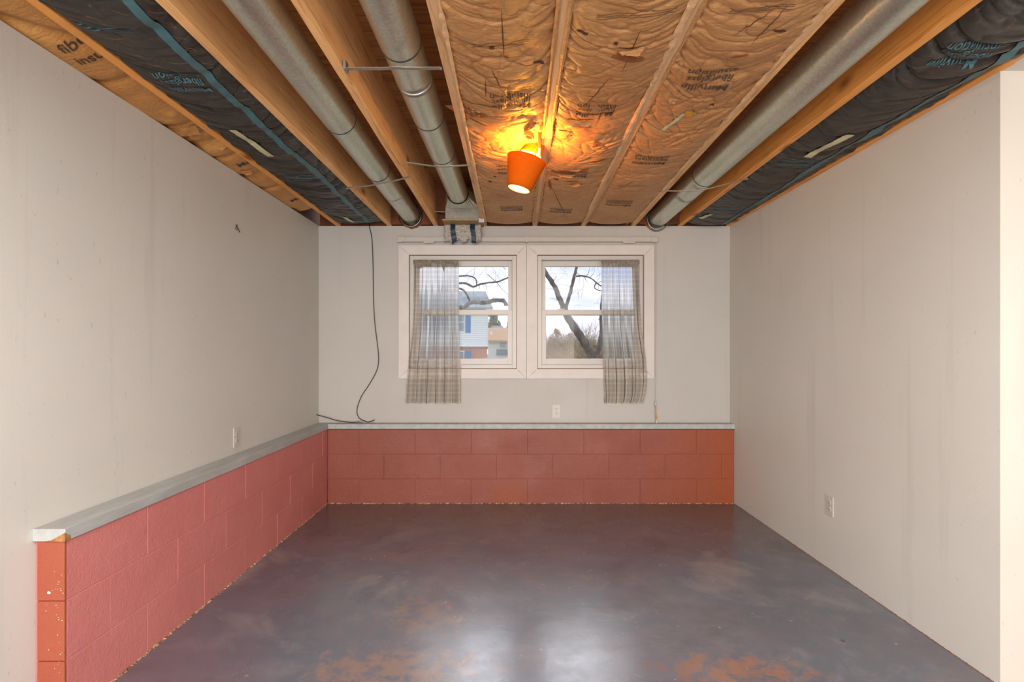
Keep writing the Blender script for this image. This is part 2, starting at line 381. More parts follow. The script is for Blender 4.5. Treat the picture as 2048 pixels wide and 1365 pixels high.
# ragged mortar bead along the foot of the knee walls
def bead(name, p0, p1, nrm, mat, wmax):
    b = MB(); n = 420; rows = []
    for i in range(n+1):
        t = i/n; p = Vector(p0).lerp(Vector(p1), t); a = random.uniform(.15, 1.0)*wmax; hgt = random.uniform(.2, 1)*wmax*.7
        rows.append([p+Vector((0,0,hgt)), p+nrm*a*.6+Vector((0,0,hgt*.7)), p+nrm*a+Vector((0,0,.0005))])
    vv = [v for r in rows for v in r]; ff = []
    for i in range(n):
        for k in range(2): a = i*3+k; ff.append((a, a+1, a+4, a+3))
    b.add(vv, ff); o = b.build(name, mat); struct(o); return o
bead('baseboard_left', (-1.5075, 1.79, 0), (-1.5075, YK, 0), Vector((1,0,0)), M['mortar'], .012)
bead('baseboard_back', (-1.506, YK+.001, 0), (XR, YK+.001, 0), Vector((0,-1,0)), M['mortar'], .013)
bead('baseboard_right', (XR+.0005, YS, 0), (XR+.0005, YK, 0), Vector((-1,0,0)), simple('brown_floor_edge', lin(150, 100, 70), .9, 0, .5, 40), .006)

# ------------------------------------------------------------------ ceiling: subfloor, joists, rim
ceil = struct(MB().box(XL-.14, XB+.1, YB, YW+.16, ZJ+.30, ZJ+.40).build('ceiling', M['ply']))
yy = YB
for i in range(7):
    y_a, y_b = YB+.02+i*1.22, min(YB+.02+(i+1)*1.22-.004, YW+.15)
    if y_b <= y_a: break
    for (xa, xb) in ((XL-.13, .60), (.604, XB)): MB().box(xa, xb, y_a, y_b, ZJ+.286, ZJ+.2995).build('plywood_panel', M['ply'], ceil)
#        name  x at far wall, x at y=1.572, half width, material
J = {'Z': (-1.447, -1.428), 'A': (-1.020, -1.042), 'B': (-.634, -.640), 'C': (-.228, -.236), 'D': (.190, .158), 'E': (.596, .556), 'F': (1.010, .972), 'G': (1.402, 1.380), 'H': (1.806, 1.806)}
JM = {'Z': 'joist_orange', 'A': 'joist', 'B': 'joist', 'C': 'joist_pale', 'D': 'joist_pale', 'E': 'joist_pale', 'F': 'joist', 'G': 'joist_orange', 'H': 'joist_orange'}
def jx(k, y): a, c_ = J[k]; return a+(y-4.417)*(c_-a)/(1.572-4.417)
HW = .0195
for k in J:
    ys = [YB+.02, 0.3, 4.43]; b = MB()
    x0, x1 = jx(k, .3), jx(k, 4.43)
    nseg = 40; vv = []; ff = []
    for i in range(nseg+1):
        y = lerp(YB+.02 if i == 0 else .3, 4.43, 0 if i == 0 else (i-1)/(nseg-1)); xc = jx(k, max(y, .3))
        wob = lambda: random.uniform(-.0007, .0007)
        e = .003
        prof = [(-HW+e, 0), (HW-e, 0), (HW, e), (HW, .286), (-HW, .286), (-HW, e)]
        vv += [(xc+px+wob(), y, ZJ+pz+(wob() if pz < .1 else 0)) for px, pz in prof]
    for i in range(nseg):
        for j in range(6): a = i*6+j; c_ = i*6+(j+1) % 6; ff.append((a, c_, c_+6, a+6))
    ff += [(0,1,2,3,4,5), tuple(range(nseg*6, nseg*6+6))]
    b.add(vv, ff); b.build('joist', M[JM[k]], ceil)
MB().box(XL-.14, XL-.04, YB, YW+.16, ZJ, ZJ+.30).build('rim_board', M['rim'], ceil)
MB().box(XR+.02, XR+.06, YS+.1, YW+.16, ZJ, ZJ+.30).build('rim_board', M['rim'], ceil)
# rim board and hole boards round the two outer ducts
MB().box(XL, XR, 4.445, 4.47, ZJ, ZJ+.286).build('rim_board', M['rim'], ceil)
def hole_board(x0, x1, cx, cz, r, name='blocking_board', y=4.372):
    b = MB(); n = 28; ring = []; outer = []
    for i in range(n):
        a = 2*math.pi*i/n; ca, sa = math.cos(a), math.sin(a); rr = r*random.uniform(.97, 1.08)
        ring.append((cx+rr*ca, cz+rr*sa))
        t = min(((x1-cx)/ca if ca > 1e-6 else (x0-cx)/ca if ca < -1e-6 else 9), ((ZJ+.286-cz)/sa if sa > 1e-6 else (ZJ-cz)/sa if sa < -1e-6 else 9)); t = max(t, rr*1.02)
        outer.append((cx+t*ca, cz+t*sa))
    vv = [(a, y, c_) for a, c_ in ring]+[(a, y, c_) for a, c_ in outer]+[(a, y+.05, c_) for a, c_ in ring]
    ff = [(i, (i+1) % n, n+(i+1) % n, n+i) for i in range(n)]; fm = [(i, (i+1) % n, 2*n+(i+1) % n, 2*n+i) for i in range(n)]
    b.add(vv, ff, 0); b.v = b.v; b.add([], [], 0)
    for f in fm: b.f.append(f); b.m.append(1)
    return b.build(name, [M['rim'], M['cutwood']], ceil)
hole_board(jx('A', 4.37)+HW, jx('B', 4.37)-HW, -.835, 2.368, .100)
hole_board(jx('F', 4.37)+HW, jx('G', 4.37)-HW, 1.200, 2.340, .092)
MB().box(jx('B', 4.2)+HW, jx('C', 4.2)-HW, 4.30, 4.338, ZJ+.09, ZJ+.286).build('blocking_board', M['rim'], ceil)

# ------------------------------------------------------------------ insulation batts
def batt_surface(lk, rk, style, seed, y0=.5, y1=4.365, z_edge=.010, sag=.026, xl=None, xr=None):
    """returns height function h(x, y) (world z of the paper) plus a grid mesh builder"""
    fl = (lambda y: jx(lk, y)+HW) if lk else (lambda y: xl+0*y)
    fr = (lambda y: jx(rk, y)-HW) if rk else (lambda y: xr+0*y)
    def h(x, y):
        x = np.asarray(x, float); y = np.asarray(y, float)
        a, c_ = fl(y), fr(y); u = (x-a)/(c_-a); par = np.clip(1-(2*u-1)**2, 0, 1)
        z = ZJ+z_edge-sag*np.maximum(par, 1e-6)**.55
        if style == 'kraft':
            amp = .35+.65*sstep(3.75, 3.0, y); amp = amp*(.75+.5*sstep(1.2, 2.2, y)*sstep(3.3, 2.6, y))
            yy_ = y-.10*par+.05*vnoise(x*3, y*2.2, seed)
            rg = lambda n_, p_: (1-np.abs(n_)).clip(0)**p_
            wx = x+.03*vnoise(x*7, y*7, seed+20); wy = yy_+.020*vnoise(x*9, y*9, seed+21)
            w1 = vnoise(wx*2.6, wy*9, seed+1); w2 = vnoise(wx*5, wy*21, seed+2); w3 = vnoise(wx*13, wy*44, seed+3); m2_ = .35+.65*np.clip(vnoise(x*4, y*4, seed+11)+.5, 0, 1)
            d = .0085*rg(w1, 9)+.0065*rg(w2, 6)*m2_+.0030*rg(w3, 4)+.006*vnoise(x*4, y*3.5, seed+4)
            s1 = vnoise((wx+wy*.7)*8, (wy-wx*.5)*6, seed+5); s2 = vnoise((wx-wy*.6)*10, (wy+wx*.6)*7, seed+6); d = d+m2_*(.0075*rg(s1, 10)+.0060*rg(s2, 10))
            z = z+amp*.85*(d-.006)
            # crushed paper round the lamp
            lx, ly = .12, 2.55; r = np.hypot((x-lx), (y-ly)*1.0); an = np.arctan2(y-ly, x-lx)
            g = np.exp(-(r/.30)**2); rad = vnoise(an*4.2+.6*vnoise(r*9, an*2, 3), r*3, 6)
            z = z+g*(.016*rg(rad, 5)*np.clip(r/.1, 0, 1)-.006+.010*rg(fbm(x*7, y*7, 2, seed+9), 5)+.020*np.exp(-(r/.15)**2))
            # the far end rolls up and away
            z = z+.10*sstep(y1-.10, y1, y)**2
        elif style == 'black':
            yy_ = y-.09*par+.06*vnoise(x*2.6, y*2.2, seed)
            am = .5+.8*sstep(3.6, 1.6, y) if seed == 31 else .8+0*y
            w1 = vnoise(x*2.8, yy_*10, seed+1); w2 = vnoise(x*5, yy_*24, seed+2)
            z = z+am*(.020*(1-np.abs(w1))**3+.007*(1-np.abs(w2))**3-.010)+.002*vnoise(x*20, y*40, seed)
            z = z+.10*sstep(y1-.08, y1, y)**2
        else:
            z = ZJ+z_edge+.050*u**1.3-.012*par+.004*vnoise(x*4, y*4, seed)
            w1 = vnoise(x*3, y*5, seed+1)
            z = z+.020*(1-np.abs(w1)*1.6).clip(0)**3+.022*np.exp(-((y-1.62-.3*u)/.05)**2)+.02*np.exp(-((y-2.72)/.06)**2)+.018*np.exp(-((y-3.2)/.05)**2)
            z = z+.010*fbm(x*12, y*10, 3, seed)*np.exp(-((y-2.55)/.3)**2)
        # puckers along the stapled edges
        ed = np.exp(-(u/.06)**2)+np.exp(-((1-u)/.06)**2)
        z = z+.006*ed*vnoise(x*0+seed, y*38, seed)*(1 if style != 'tan' else .3)
        return z
    def grid(b, nx, ny):
        ys = np.linspace(y0, y1, ny+1); us = np.linspace(0, 1, nx+1); U, Y = np.meshgrid(us, ys)
        X = fl(Y)+(fr(Y)-fl(Y))*U; Z = h(X, Y)
        vv = np.stack([X, Y, Z], -1).reshape(-1, 3)
        i, j = np.meshgrid(np.arange(nx), np.arange(ny)); a = (j*(nx+1)+i).ravel()
        ff = np.stack([a, a+nx+1, a+nx+2, a+1], -1)
        b.v = [tuple(p) for p in vv]; b.f = [tuple(int(q) for q in f) for f in ff]; b.m = [0]*len(b.f)
    return h, grid, fl, fr

def text_on(h, txt, x_first, y_base, size, mat, parent, flip=True, bold=.012, drop=.0038, name='printed_lettering', aspect=1.0):
    """lettering lying on the paper; flip: letter tops point to +Y and it reads towards -X"""
    cu = bpy.data.curves.new('t', 'FONT'); cu.body = txt; cu.size = size; cu.offset = bold*size; cu.resolution_u = 3
    to = bpy.data.objects.new('t', cu); C.objects.link(to)
    dg = bpy.context.evaluated_depsgraph_get(); me = bpy.data.meshes.new_from_object(to.evaluated_get(dg)); C.objects.unlink(to); bpy.data.objects.remove(to)
    bm = bmesh.new(); bm.from_mesh(me); bm.faces.ensure_lookup_table()
    for v in bm.verts: v.co.x *= aspect
    x1 = max(v.co.x for v in bm.verts); ya = min(v.co.y for v in bm.verts); yb = max(v.co.y for v in bm.verts)
    st = .004
    for k in range(1, int(x1/st)+1): bmesh.ops.bisect_plane(bm, geom=bm.verts[:]+bm.edges[:]+bm.faces[:], plane_co=(k*st, 0, 0), plane_no=(1, 0, 0))
    for k in range(int(ya/st)-1, int(yb/st)+2): bmesh.ops.bisect_plane(bm, geom=bm.verts[:]+bm.edges[:]+bm.faces[:], plane_co=(0, k*st, 0), plane_no=(0, 1, 0))
    xs = np.array([v.co.x for v in bm.verts]); ys = np.array([v.co.y for v in bm.verts])
    wx = x_first-xs if flip else x_first+xs; wy = y_base+ys if flip else y_base-ys
    wz = h(wx, wy)-drop; o0 = orig(parent)
    for v, a, b_, c_ in zip(bm.verts, wx, wy, wz): v.co = Vector((a, b_, c_))-o0
    bmesh.ops.recalc_face_normals(bm, faces=bm.faces)
    bm.to_mesh(me); bm.free(); me.materials.clear(); me.materials.append(mat)
    o = bpy.data.objects.new(name, me); C.objects.link(o); o.parent = parent; WO[o.name] = o0.copy(); return o
def strip_on(h, path, width, name, mat, parent, drop=.0012, jag=0, n=60, nw=3, env=0):
    """a flat band following the paper along a path in (x, y)"""
    b = MB(); pts = [Vector((p[0], p[1], 0)) for p in path]; seg = [0]
    for a, c_ in zip(pts[:-1], pts[1:]): seg.append(seg[-1]+(c_-a).length)
    vv = []; XX = []; YY = []
    for i in range(n+1):
        s = seg[-1]*i/n; k = max(j for j in range(len(pts)-1) if seg[j] <= s+1e-9); t = (s-seg[k])/(seg[k+1]-seg[k])
        p = pts[k].lerp(pts[k+1], t); d = (pts[k+1]-pts[k]).normalized(); q = Vector((-d.y, d.x, 0))
        wd = (width(i/n) if callable(width) else width)
        for j in range(nw+1):
            c_ = p+q*wd*((j/nw)-.5+(random.uniform(-jag, jag) if j in (0, nw) else 0)); XX.append(c_.x); YY.append(c_.y)
    XX_, YY_ = np.array(XX), np.array(YY); Z = h(XX_, YY_)
    if env: Z = np.mean([h(XX_+a*env, YY_+c_*env) for a in (-1, 0, 1) for c_ in (-1, 0, 1)], axis=0)*.4+np.min([h(XX_+a*env, YY_+c_*env) for a in (-1, 0, 1) for c_ in (-2, -1, 0, 1, 2)], axis=0)*.6
    Z = Z-drop
    ff = [(i*(nw+1)+j, i*(nw+1)+j+1, (i+1)*(nw+1)+j+1, (i+1)*(nw+1)+j) for i in range(n) for j in range(nw)]
    b.add(list(zip(XX, YY, Z)), ff); return b.build(name, mat, parent, smooth=True)
def poly_on(h, pts, name, mat, parent, drop=.0015, n=5):
    """irregular patch: fan of rings from the centroid, laid on the paper"""
    cx = sum(p[0] for p in pts)/len(pts); cy = sum(p[1] for p in pts)/len(pts); XX = [cx]; YY = [cy]; m_ = len(pts)
    for r in range(1, n+1):
        for p in pts: XX.append(lerp(cx, p[0], r/n)); YY.append(lerp(cy, p[1], r/n))
    Z = h(np.array(XX), np.array(YY))-drop; ff = [(0, 1+i, 1+(i+1) % m_) for i in range(m_)]
    for r in range(n-1):
        for i in range(m_): a = 1+r*m_+i; c_ = 1+r*m_+(i+1) % m_; ff.append((a, c_, c_+m_, a+m_))
    b = MB(); b.add(list(zip(XX, YY, Z)), ff); return b.build(name, mat, parent, smooth=True)
def flange(k, side, y0, y1, parent, out=.010, seed=1, mat='kraft_pale', ruff=1.0):
    """the folded paper edge stapled to a joist"""
    b = MB(); n = int((y1-y0)/.008); rows = []
    for i in range(n+1):
        y = lerp(y0, y1, i/n); xe = jx(k, y)+side*HW; r1 = float(vnoise(y*22, 0, seed)); r2 = float(vnoise(y*48, 3, seed)); r3 = float(vnoise(y*9, 8, seed))
        wv = out*(1+.7*r3)
        rows.append([(xe+side*.002, y, ZJ+.026), (xe+side*(.004+wv*.3), y, ZJ+.010+.002*r2*ruff), (xe+side*(.003+wv*.55+.003*r1*ruff), y, ZJ-.004+.003*r2*ruff),
                     (xe+side*(-.001+.003*r2*ruff), y, ZJ-.0045-.004*abs(r1)*ruff), (xe-side*(.004+wv*.6+.004*r1*ruff), y, ZJ-.0025-.0028*abs(r2)*ruff)])
    m_ = 5; vv = [v for r in rows for v in r]
    b.add(vv, [(i*m_+j, i*m_+j+1, (i+1)*m_+j+1, (i+1)*m_+j) for i in range(n) for j in range(m_-1)])
    return b.build('stapling_flange', M[mat], parent, smooth=False)
def make_batt(lk, rk, style, seed, label, group, mat, nx, ny, **kw):
    h, grid, fl, fr = batt_surface(lk, rk, style, seed, **kw); b = MB(); grid(b, nx, ny)
    y0, y1 = kw.get('y0', .5), kw.get('y1', 4.365)
    root = empty('insulation_batt', ((float(fl(np.array(2.4)))+float(fr(np.array(2.4))))/2, 2.4, ZJ+.02))
    tag(root, label, 'insulation', group)
    # fibre body above the facing
    q = MB(); zz = ZJ+.04 if style != 'tan' else ZJ+.085
    ya = y0+.01; yb_ = y1-.14
    xa, xb = float(fl(np.array(ya)))+.001, float(fr(np.array(ya)))-.001; xc, xd = float(fl(np.array(yb_)))+.001, float(fr(np.array(yb_)))-.001
    q.hexa([(xa, ya, zz), (xb, ya, zz), (xd, yb_, zz), (xc, yb_, zz), (xa, ya, zz+.10), (xb, ya, zz+.10), (xd, yb_, zz+.10), (xc, yb_, zz+.10)])
    q.build('fibre_fill', M['glassfibre'], root)
    b.build('paper_facing', mat, root, smooth=True)
    return root, h
GK = 'brown kraft faced insulation batts in the middle joist bays'
k1, h1 = make_batt('C', 'D', 'kraft', 3, 'crumpled kraft faced batt left of the lamp, glowing orange beside the shade', GK, M['kraft'], 84, 900)
k2, h2 = make_batt('D', 'E', 'kraft', 13, 'torn kraft faced batt right of the lamp, with flaps and ragged holes', GK, M['kraft'], 84, 900)
k3, h3 = make_batt('E', 'F', 'kraft', 23, 'kraft faced batt with amber tag, next to the right hand duct bay', GK, M['kraft'], 84, 900)
def brand(h, x, ybase, mat, par, s=.062, upto=3, flip=True, asp=1.0):
    d = 1 if flip else -1
    text_on(h, 'Manville', x, ybase, s, mat, par, flip, aspect=asp)
    if upto > 1: text_on(h, 'fiberglass', x-.004*d, ybase-d*s*1.0, s*.86, mat, par, flip, bold=.008, aspect=asp)
    if upto > 2: text_on(h, 'insulation', x-.004*d, ybase-d*s*1.72, s*.86, mat, par, flip, bold=.008, aspect=asp)
for yb_ in (1.20, 2.03, 2.87, 3.71): brand(h3, .835, yb_, M['ink'], k3, .056)
for yb_ in (1.40, 2.28, 3.10, 3.90): brand(h2, .44, yb_, M['ink'], k2, .05)
for yb_ in (1.33, 2.19, 3.03, 3.84): brand(h1, .08, yb_, M['ink'], k1, .05)
for hh, kk, xa, xb, ys_ in ((h1, k1, -.14, .06, (1.78,)), (h3, k3, .66, .84, (1.60, 3.3)), (h2, k2, .26, .5, (1.62,))):
    for y_ in ys_:
        for q_ in range(3): strip_on(hh, [(xa, y_+q_*.010), (xb, y_-.03+q_*.010)], .0018, 'fine_print_line', M['ink'], kk, .0014, 0, 30, 1)
# slits, tears and flaps
def blob(cx, cy, rx, ry, n=11, seed=0, rot=0):
    rr = random.Random(seed); out = []
    for i in range(n):
        a = 2*math.pi*i/n; k = rr.uniform(.62, 1.2); x, y = rx*k*math.cos(a), ry*k*math.sin(a); out.append((cx+x*math.cos(rot)-y*math.sin(rot), cy+x*math.sin(rot)+y*math.cos(rot)))
    return out
for hh, kk, path in ((h1, k1, [(-.032, 1.60), (-.028, 1.86)]), (h1, k1, [(-.075, 1.92), (-.05, 2.02), (-.045, 2.06)]), (h1, k1, [(-.10, 2.0), (-.105, 2.12)]),
                     (h2, k2, [(.41, 1.68), (.40, 1.93)]), (h2, k2, [(.37, 1.98), (.30, 2.22)]), (h2, k2, [(.385, 2.25), (.385, 2.40)]),
                     (h3, k3, [(.72, 1.72), (.79, 1.60)]), (h3, k3, [(.82, 1.58), (.80, 1.78)]), (h1, k1, [(.0, 3.55), (-.10, 3.50)]), (h2, k2, [(.24, 3.3), (.38, 3.9), (.42, 4.1)]),
                     (h3, k3, [(.64, 3.42), (.70, 3.30), (.74, 3.16)])):
    strip_on(hh, path, lambda t: .0035*math.sin(math.pi*min(max(t, .05), .95))+.0006, 'paper_slit', M['hole'], kk, .0013, 0, 30, 1)
TEARS = [(h1, k1, -.20, 2.30, .09, .035, .2), (h1, k1, -.02, 1.86, .008, .008, 0), (h1, k1, .095, 1.90, .022, .010, .5), (h1, k1, -.07, 1.80, .012, .010, 0),
         (h1, k1, -.10, 3.12, .010, .016, 0), (h1, k1, -.135, 3.22, .012, .016, 0),
         (h2, k2, .40, 1.84, .060, .030, .1), (h2, k2, .345, 1.76, .010, .012, 0), (h2, k2, .31, 2.42, .055, .040, 0), (h2, k2, .42, 2.60, .022, .06, .2),
         (h2, k2, .30, 3.03, .075, .040, .1), (h2, k2, .405, 3.0, .022, .035, .6), (h2, k2, .235, 3.30, .012, .10, -.1), (h2, k2, .385, 3.26, .055, .016, -.3), (h2, k2, .265, 3.17, .02, .012, 0), (h2, k2, .47, 2.85, .05, .014, -.5),
         (h2, k2, .36, 3.20, .05, .012, .2), (h2, k2, .23, 1.72, .02, .008, .3), (h3, k3, .79, 1.84, .035, .008, -.4), (h3, k3, .86, 1.70, .02, .010, 0), (h3, k3, .83, 2.20, .018, .006, .8)]
for i, (hh, kk, x, y, rx, ry, ro) in enumerate(TEARS):
    poly_on(hh, blob(x, y, rx, ry, 11, i, ro), 'paper_tear', M['torn'] if max(rx, ry) > .03 else M['hole'], kk, .0016)
def flap(hh, kk, x, y, wd, ln, ang, drop, seed, mat='kraft'):
    wd *= .8; ln *= .85
    rr = random.Random(seed); b = MB(); nx, ny = 8, 6; vv = []
    z0 = float(hh(np.array(x), np.array(y)))
    for j in range(ny+1):
        t = j/ny
        for i in range(nx+1):
            s = i/nx-.5; w_ = wd*(1-.45*t**2)*(1+.08*math.sin(9*t+seed)); lx = s*w_+.006*math.sin(5*t+s*6); ly = ln*(t-.35*t*t)
            X = x+lx*math.cos(ang)-ly*math.sin(ang); Y = y+lx*math.sin(ang)+ly*math.cos(ang)
            zz = float(hh(np.array(X), np.array(Y)))-.004-.38*drop*t**1.6*(1+.3*math.sin(s*5+seed))-.002*abs(math.sin(s*8+t*5))*t
            vv.append((X, Y, zz))
    b.add(vv, [(j*(nx+1)+i, j*(nx+1)+i+1, (j+1)*(nx+1)+i+1, (j+1)*(nx+1)+i) for j in range(ny) for i in range(nx)])
    return b.build('torn_flap', M[mat], kk, smooth=True)
for i, a in enumerate([(h1, k1, -.13, 2.20, .17, .11, .1, .02), (h1, k1, .10, 2.45, .10, .10, -.8, .05), (h1, k1, -.14, 2.40, .14, .12, .6, .02),
                       (h2, k2, .30, 2.36, .16, .08, 0, .03), (h2, k2, .43, 2.50, .09, .10, .3, .045), (h2, k2, .40, 1.78, .12, .05, 0, .018), (h2, k2, .31, 3.06, .14, .07, 0, .022), (h2, k2, .38, 3.24, .10, .05, -.4, .02),
                       (h2, k2, .25, 2.50, .07, .16, .1, .02), (h3, k3, .66, 2.15, .05, .04, .4, .02), (h2, k2, .36, 2.20, .10, .06, 1.0, .02), (h2, k2, .25, 3.12, .05, .06, 1.2, .02)]): flap(*a, seed=i)
# flanges
flange('E', -1, .6, 3.9, k2, .012, 4); flange('F', -1, .6, 4.3, k3, .012, 6); flange('C', 1, .6, 4.3, k1, .007, 9, ruff=.7); flange('D', 1, .6, 4.3, k2, .006, 14, 'kraft', .6); flange('D', -1, .6, 4.3, k1, .007, 17, 'kraft', .6)
flange('E', 1, .6, 4.3, k3, .004, 19, 'kraft', .5)
strip_on(h3, [(.700, 2.46), (.738, 2.27)], .018, 'adhesive_tape', M['tapeg'], k3, .002, env=.012)
poly_on(h3, [(.735, 2.235), (.775, 2.25), (.785, 2.31), (.745, 2.30)], 'amber_tag', M['tagy'], k3, .003)

# black faced batts
GB = 'black faced insulation batts in the outer joist bays'
bl, hbl = make_batt('Z', 'A', 'black', 41, 'black faced batt with teal stripe, between the left wall and the first duct', GB, M['black'], 70, 700, z_edge=.012, sag=.022)
br, hbr = make_batt('G', 'H', 'black', 31, 'heavily wrinkled black faced batt with teal stripe, along the right wall', GB, M['black'], 70, 700, z_edge=.012, sag=.030)
strip_on(hbl, [(-1.118, .55), (-1.135, 1.6), (-1.15, 2.75), (-1.135, 3.0), (-1.152, 4.3)], .036, 'teal_stripe', M['teal'], bl, .0012, .02, 260, env=.006)
strip_on(hbr, [(1.70, .55), (1.66, 1.55), (1.735, 1.9), (1.70, 2.1), (1.695, 3.0), (1.71, 4.3)], lambda t: .034+.01*math.sin(t*40), 'teal_stripe', M['teal'], br, .0016, .02, 260, env=.010)
for y_ in (1.15, 2.06, 3.17): brand(hbl, -1.175, y_, M['tealink'], bl, .050)
for y_ in (1.86, 2.92, 3.87): brand(hbr, 1.645, y_, M['tealink'], br, .054)
for q_ in range(3): strip_on(hbl, [(-1.39, 1.68+q_*.011), (-1.22, 1.69+q_*.011)], .003, 'fine_print_line', M['tealink'], bl, .0014, 0, 30, 1)
strip_on(hbl, [(-1.30, 2.46), (-1.268, 2.79)], .036, 'paper_label', M['tape'], bl, .002, .02, env=.02)
strip_on(hbr, [(1.60, 2.50), (1.565, 2.62), (1.555, 2.79)], .042, 'paper_label', M['tape'], br, .002, .02, env=.02)
strip_on(hbl, [(-1.31, 4.05), (-1.26, 4.22)], .03, 'paper_label', M['tape'], bl, .002, .02, env=.02)
strip_on(hbr, [(1.50, 3.98), (1.46, 4.12)], .03, 'paper_label', M['tape'], br, .002, .02, env=.02)
for kk, hh, xa, xb, ya, yb_ in ((bl, hbl, -1.40, -1.07, 1.5, 2.6), (br, hbr, 1.45, 1.76, 1.3, 2.2)):
    b = MB()
    for i in range(75):
        x, y = random.uniform(xa, xb), random.uniform(ya, yb_); an = random.gauss(.9, .7); ln = random.uniform(.02, .07); pts = []; cv = random.uniform(-12, 12)
        for t in range(5):
            pts.append((x, y)); x += ln/4*math.cos(an); y += ln/4*math.sin(an); an += cv*ln/4*random.uniform(.5, 3)
        zs = hh(np.array([p[0] for p in pts]), np.array([p[1] for p in pts]))-.0022
        b.tube([(p[0], p[1], z) for p, z in zip(pts, zs)], .00032, 3)
    stuff(b.build('fibre_wisps', M['glassfibre'], kk))
# long stray fibre at the second joist
# narrow tan batt against the left wall
kn, hn = make_batt(None, 'Z', 'tan', 51, 'narrow tan paper batt squeezed between the left wall top and a joist', 'tan batt over the left wall', M['kraft_tan'], 26, 300, y0=.5, y1=4.0, z_edge=.004, sag=0, xl=XL-.03, xr=None)
text_on(hn, 'fiberglass', -1.572, 1.86, .058, M['ink'], kn, False); text_on(hn, 'insulation', -1.572, 1.93, .058, M['ink'], kn, False)
text_on(hn, 'Manville', -1.555, 3.02, .060, M['ink'], kn, False); text_on(hn, 'Manville', -1.555, 3.74, .060, M['ink'], kn, False)
for i, a in enumerate([(hn, kn, -1.54, 2.52, .09, .14, .2, .025), (hn, kn, -1.53, 2.72, .08, .12, -.3, .02), (hn, kn, -1.54, 3.08, .07, .10, .4, .02)]): flap(*a, seed=30+i, mat='kraft_tan')

# ------------------------------------------------------------------ ducts
def ring_pts(p, t, r, n, q0=0):
    t = t.normalized(); u = t.cross(Vector((0,0,1))).normalized(); v = t.cross(u)
    return [p+(u*math.cos(2*math.pi*k/n+q0)+v*math.sin(2*math.pi*k/n+q0))*r for k in range(n)]
def section(b, p0, p1, r0, r1, beads=(), n=40, lip=True):
    d = (p1-p0); Ld = d.length; st = [(0, r0-.0012), (0, r0), (min(.004, Ld*.3), r0), (min(.02, Ld*.4), r0)]
    for bd in beads:
        st.append((bd-.02, lerp(r0, r1, bd/Ld)))
        for dy, dr in ((-.006, 0), (-.003, .0022), (0, 0), (.003, .0022), (.006, 0)): st.append((bd+dy, lerp(r0, r1, bd/Ld)+dr))
        st.append((bd+.02, lerp(r0, r1, bd/Ld)))
    st += [(max(Ld-.02, Ld*.6), r1), (max(Ld-.004, Ld*.7), r1), (Ld, r1), (Ld, r1-.0035)]
    vv = []; ff = []
    for s_, r in st: vv += ring_pts(p0+d*(s_/Ld), d, r, n)
    for i in range(len(st)-1):
        for k in range(n): a = i*n+k; c_ = i*n+(k+1) % n; ff.append((a, c_, c_+n, a+n))
    b.add(vv, ff)
def duct(label, A, B, cuts, r, beads):
    """A, B: end points; cuts: y of the joints, upstream piece overlaps the next"""
    root = empty('round_duct', A.lerp(B, .5)); tag(root, label, 'duct', 'galvanised round ducts hung between the joists')
    ys = [A.y]+cuts+[B.y]; at = lambda y: A.lerp(B, (y-A.y)/(B.y-A.y))
    for i in range(len(ys)-1):
        b = MB(); rr = r-.0016*i; bd = [y-ys[i]+(.02 if i else 0) for y in beads if ys[i] < y < ys[i+1]]
        section(b, at(ys[i]-(.02 if i else 0)), at(ys[i+1]), rr, rr, bd); o = b.build('duct_section', M['duct'], root, smooth=True)
        for p in o.data.polygons: p.use_smooth = True
        b = MB()   # thin dark joint step
        if i: section(b, at(ys[i]-.0015), at(ys[i]+.0025), rr+.0034, rr+.0034, ()); b.build('joint_ring', M['seam'], root)
    b = MB(); q = at(ys[0]); r_ = r+.0012   # lengthwise lock seam on top right
    for sgn in (1,):
        u = Vector((math.cos(-.9), 0, math.sin(-.9))); b.hexa([A+u*r_*.995+Vector((0,0,0)), A+u*r_*.995+Vector((.006,0,0)), B+u*(r_-.005)+Vector((.006,0,0)), B+u*(r_-.005), A+u*(r_+.0012), A+u*(r_+.0012)+Vector((.006,0,0)), B+u*(r_-.004)+Vector((.006,0,0)), B+u*(r_-.004)])
    return root, at
d1, at1 = duct('round steel duct running beside the black batt, first from the left wall', Vector((-.822, .3, H0+1.118)), Vector((-.834, 4.42, H0+1.120)), [2.55, 3.27], .0775, [3.70])
d2, at2 = duct('round steel duct ending in a rectangular boot above the window', Vector((-.432, .3, H0+1.152)), Vector((-.396, 3.885, H0+1.150)), [1.97, 2.59, 3.06], .0775, [2.205, 2.24])
d3, at3 = duct('round steel duct in the bay nearest the right wall', Vector((1.168, .3, H0+1.088)), Vector((1.200, 4.42, H0+1.092)), [3.27], .0775, [3.60, 3.63])
# collars at the far ends of ducts 1 and 3
for at, par in ((at1, d1), (at3, d3)):
    b = MB(); p = at(4.36); section(b, p-Vector((0, .012, .012)), p+Vector((0, .05, -.012)), .0865, .090, (.02,)); b.build('end_collar', M['strap'], par, smooth=True)
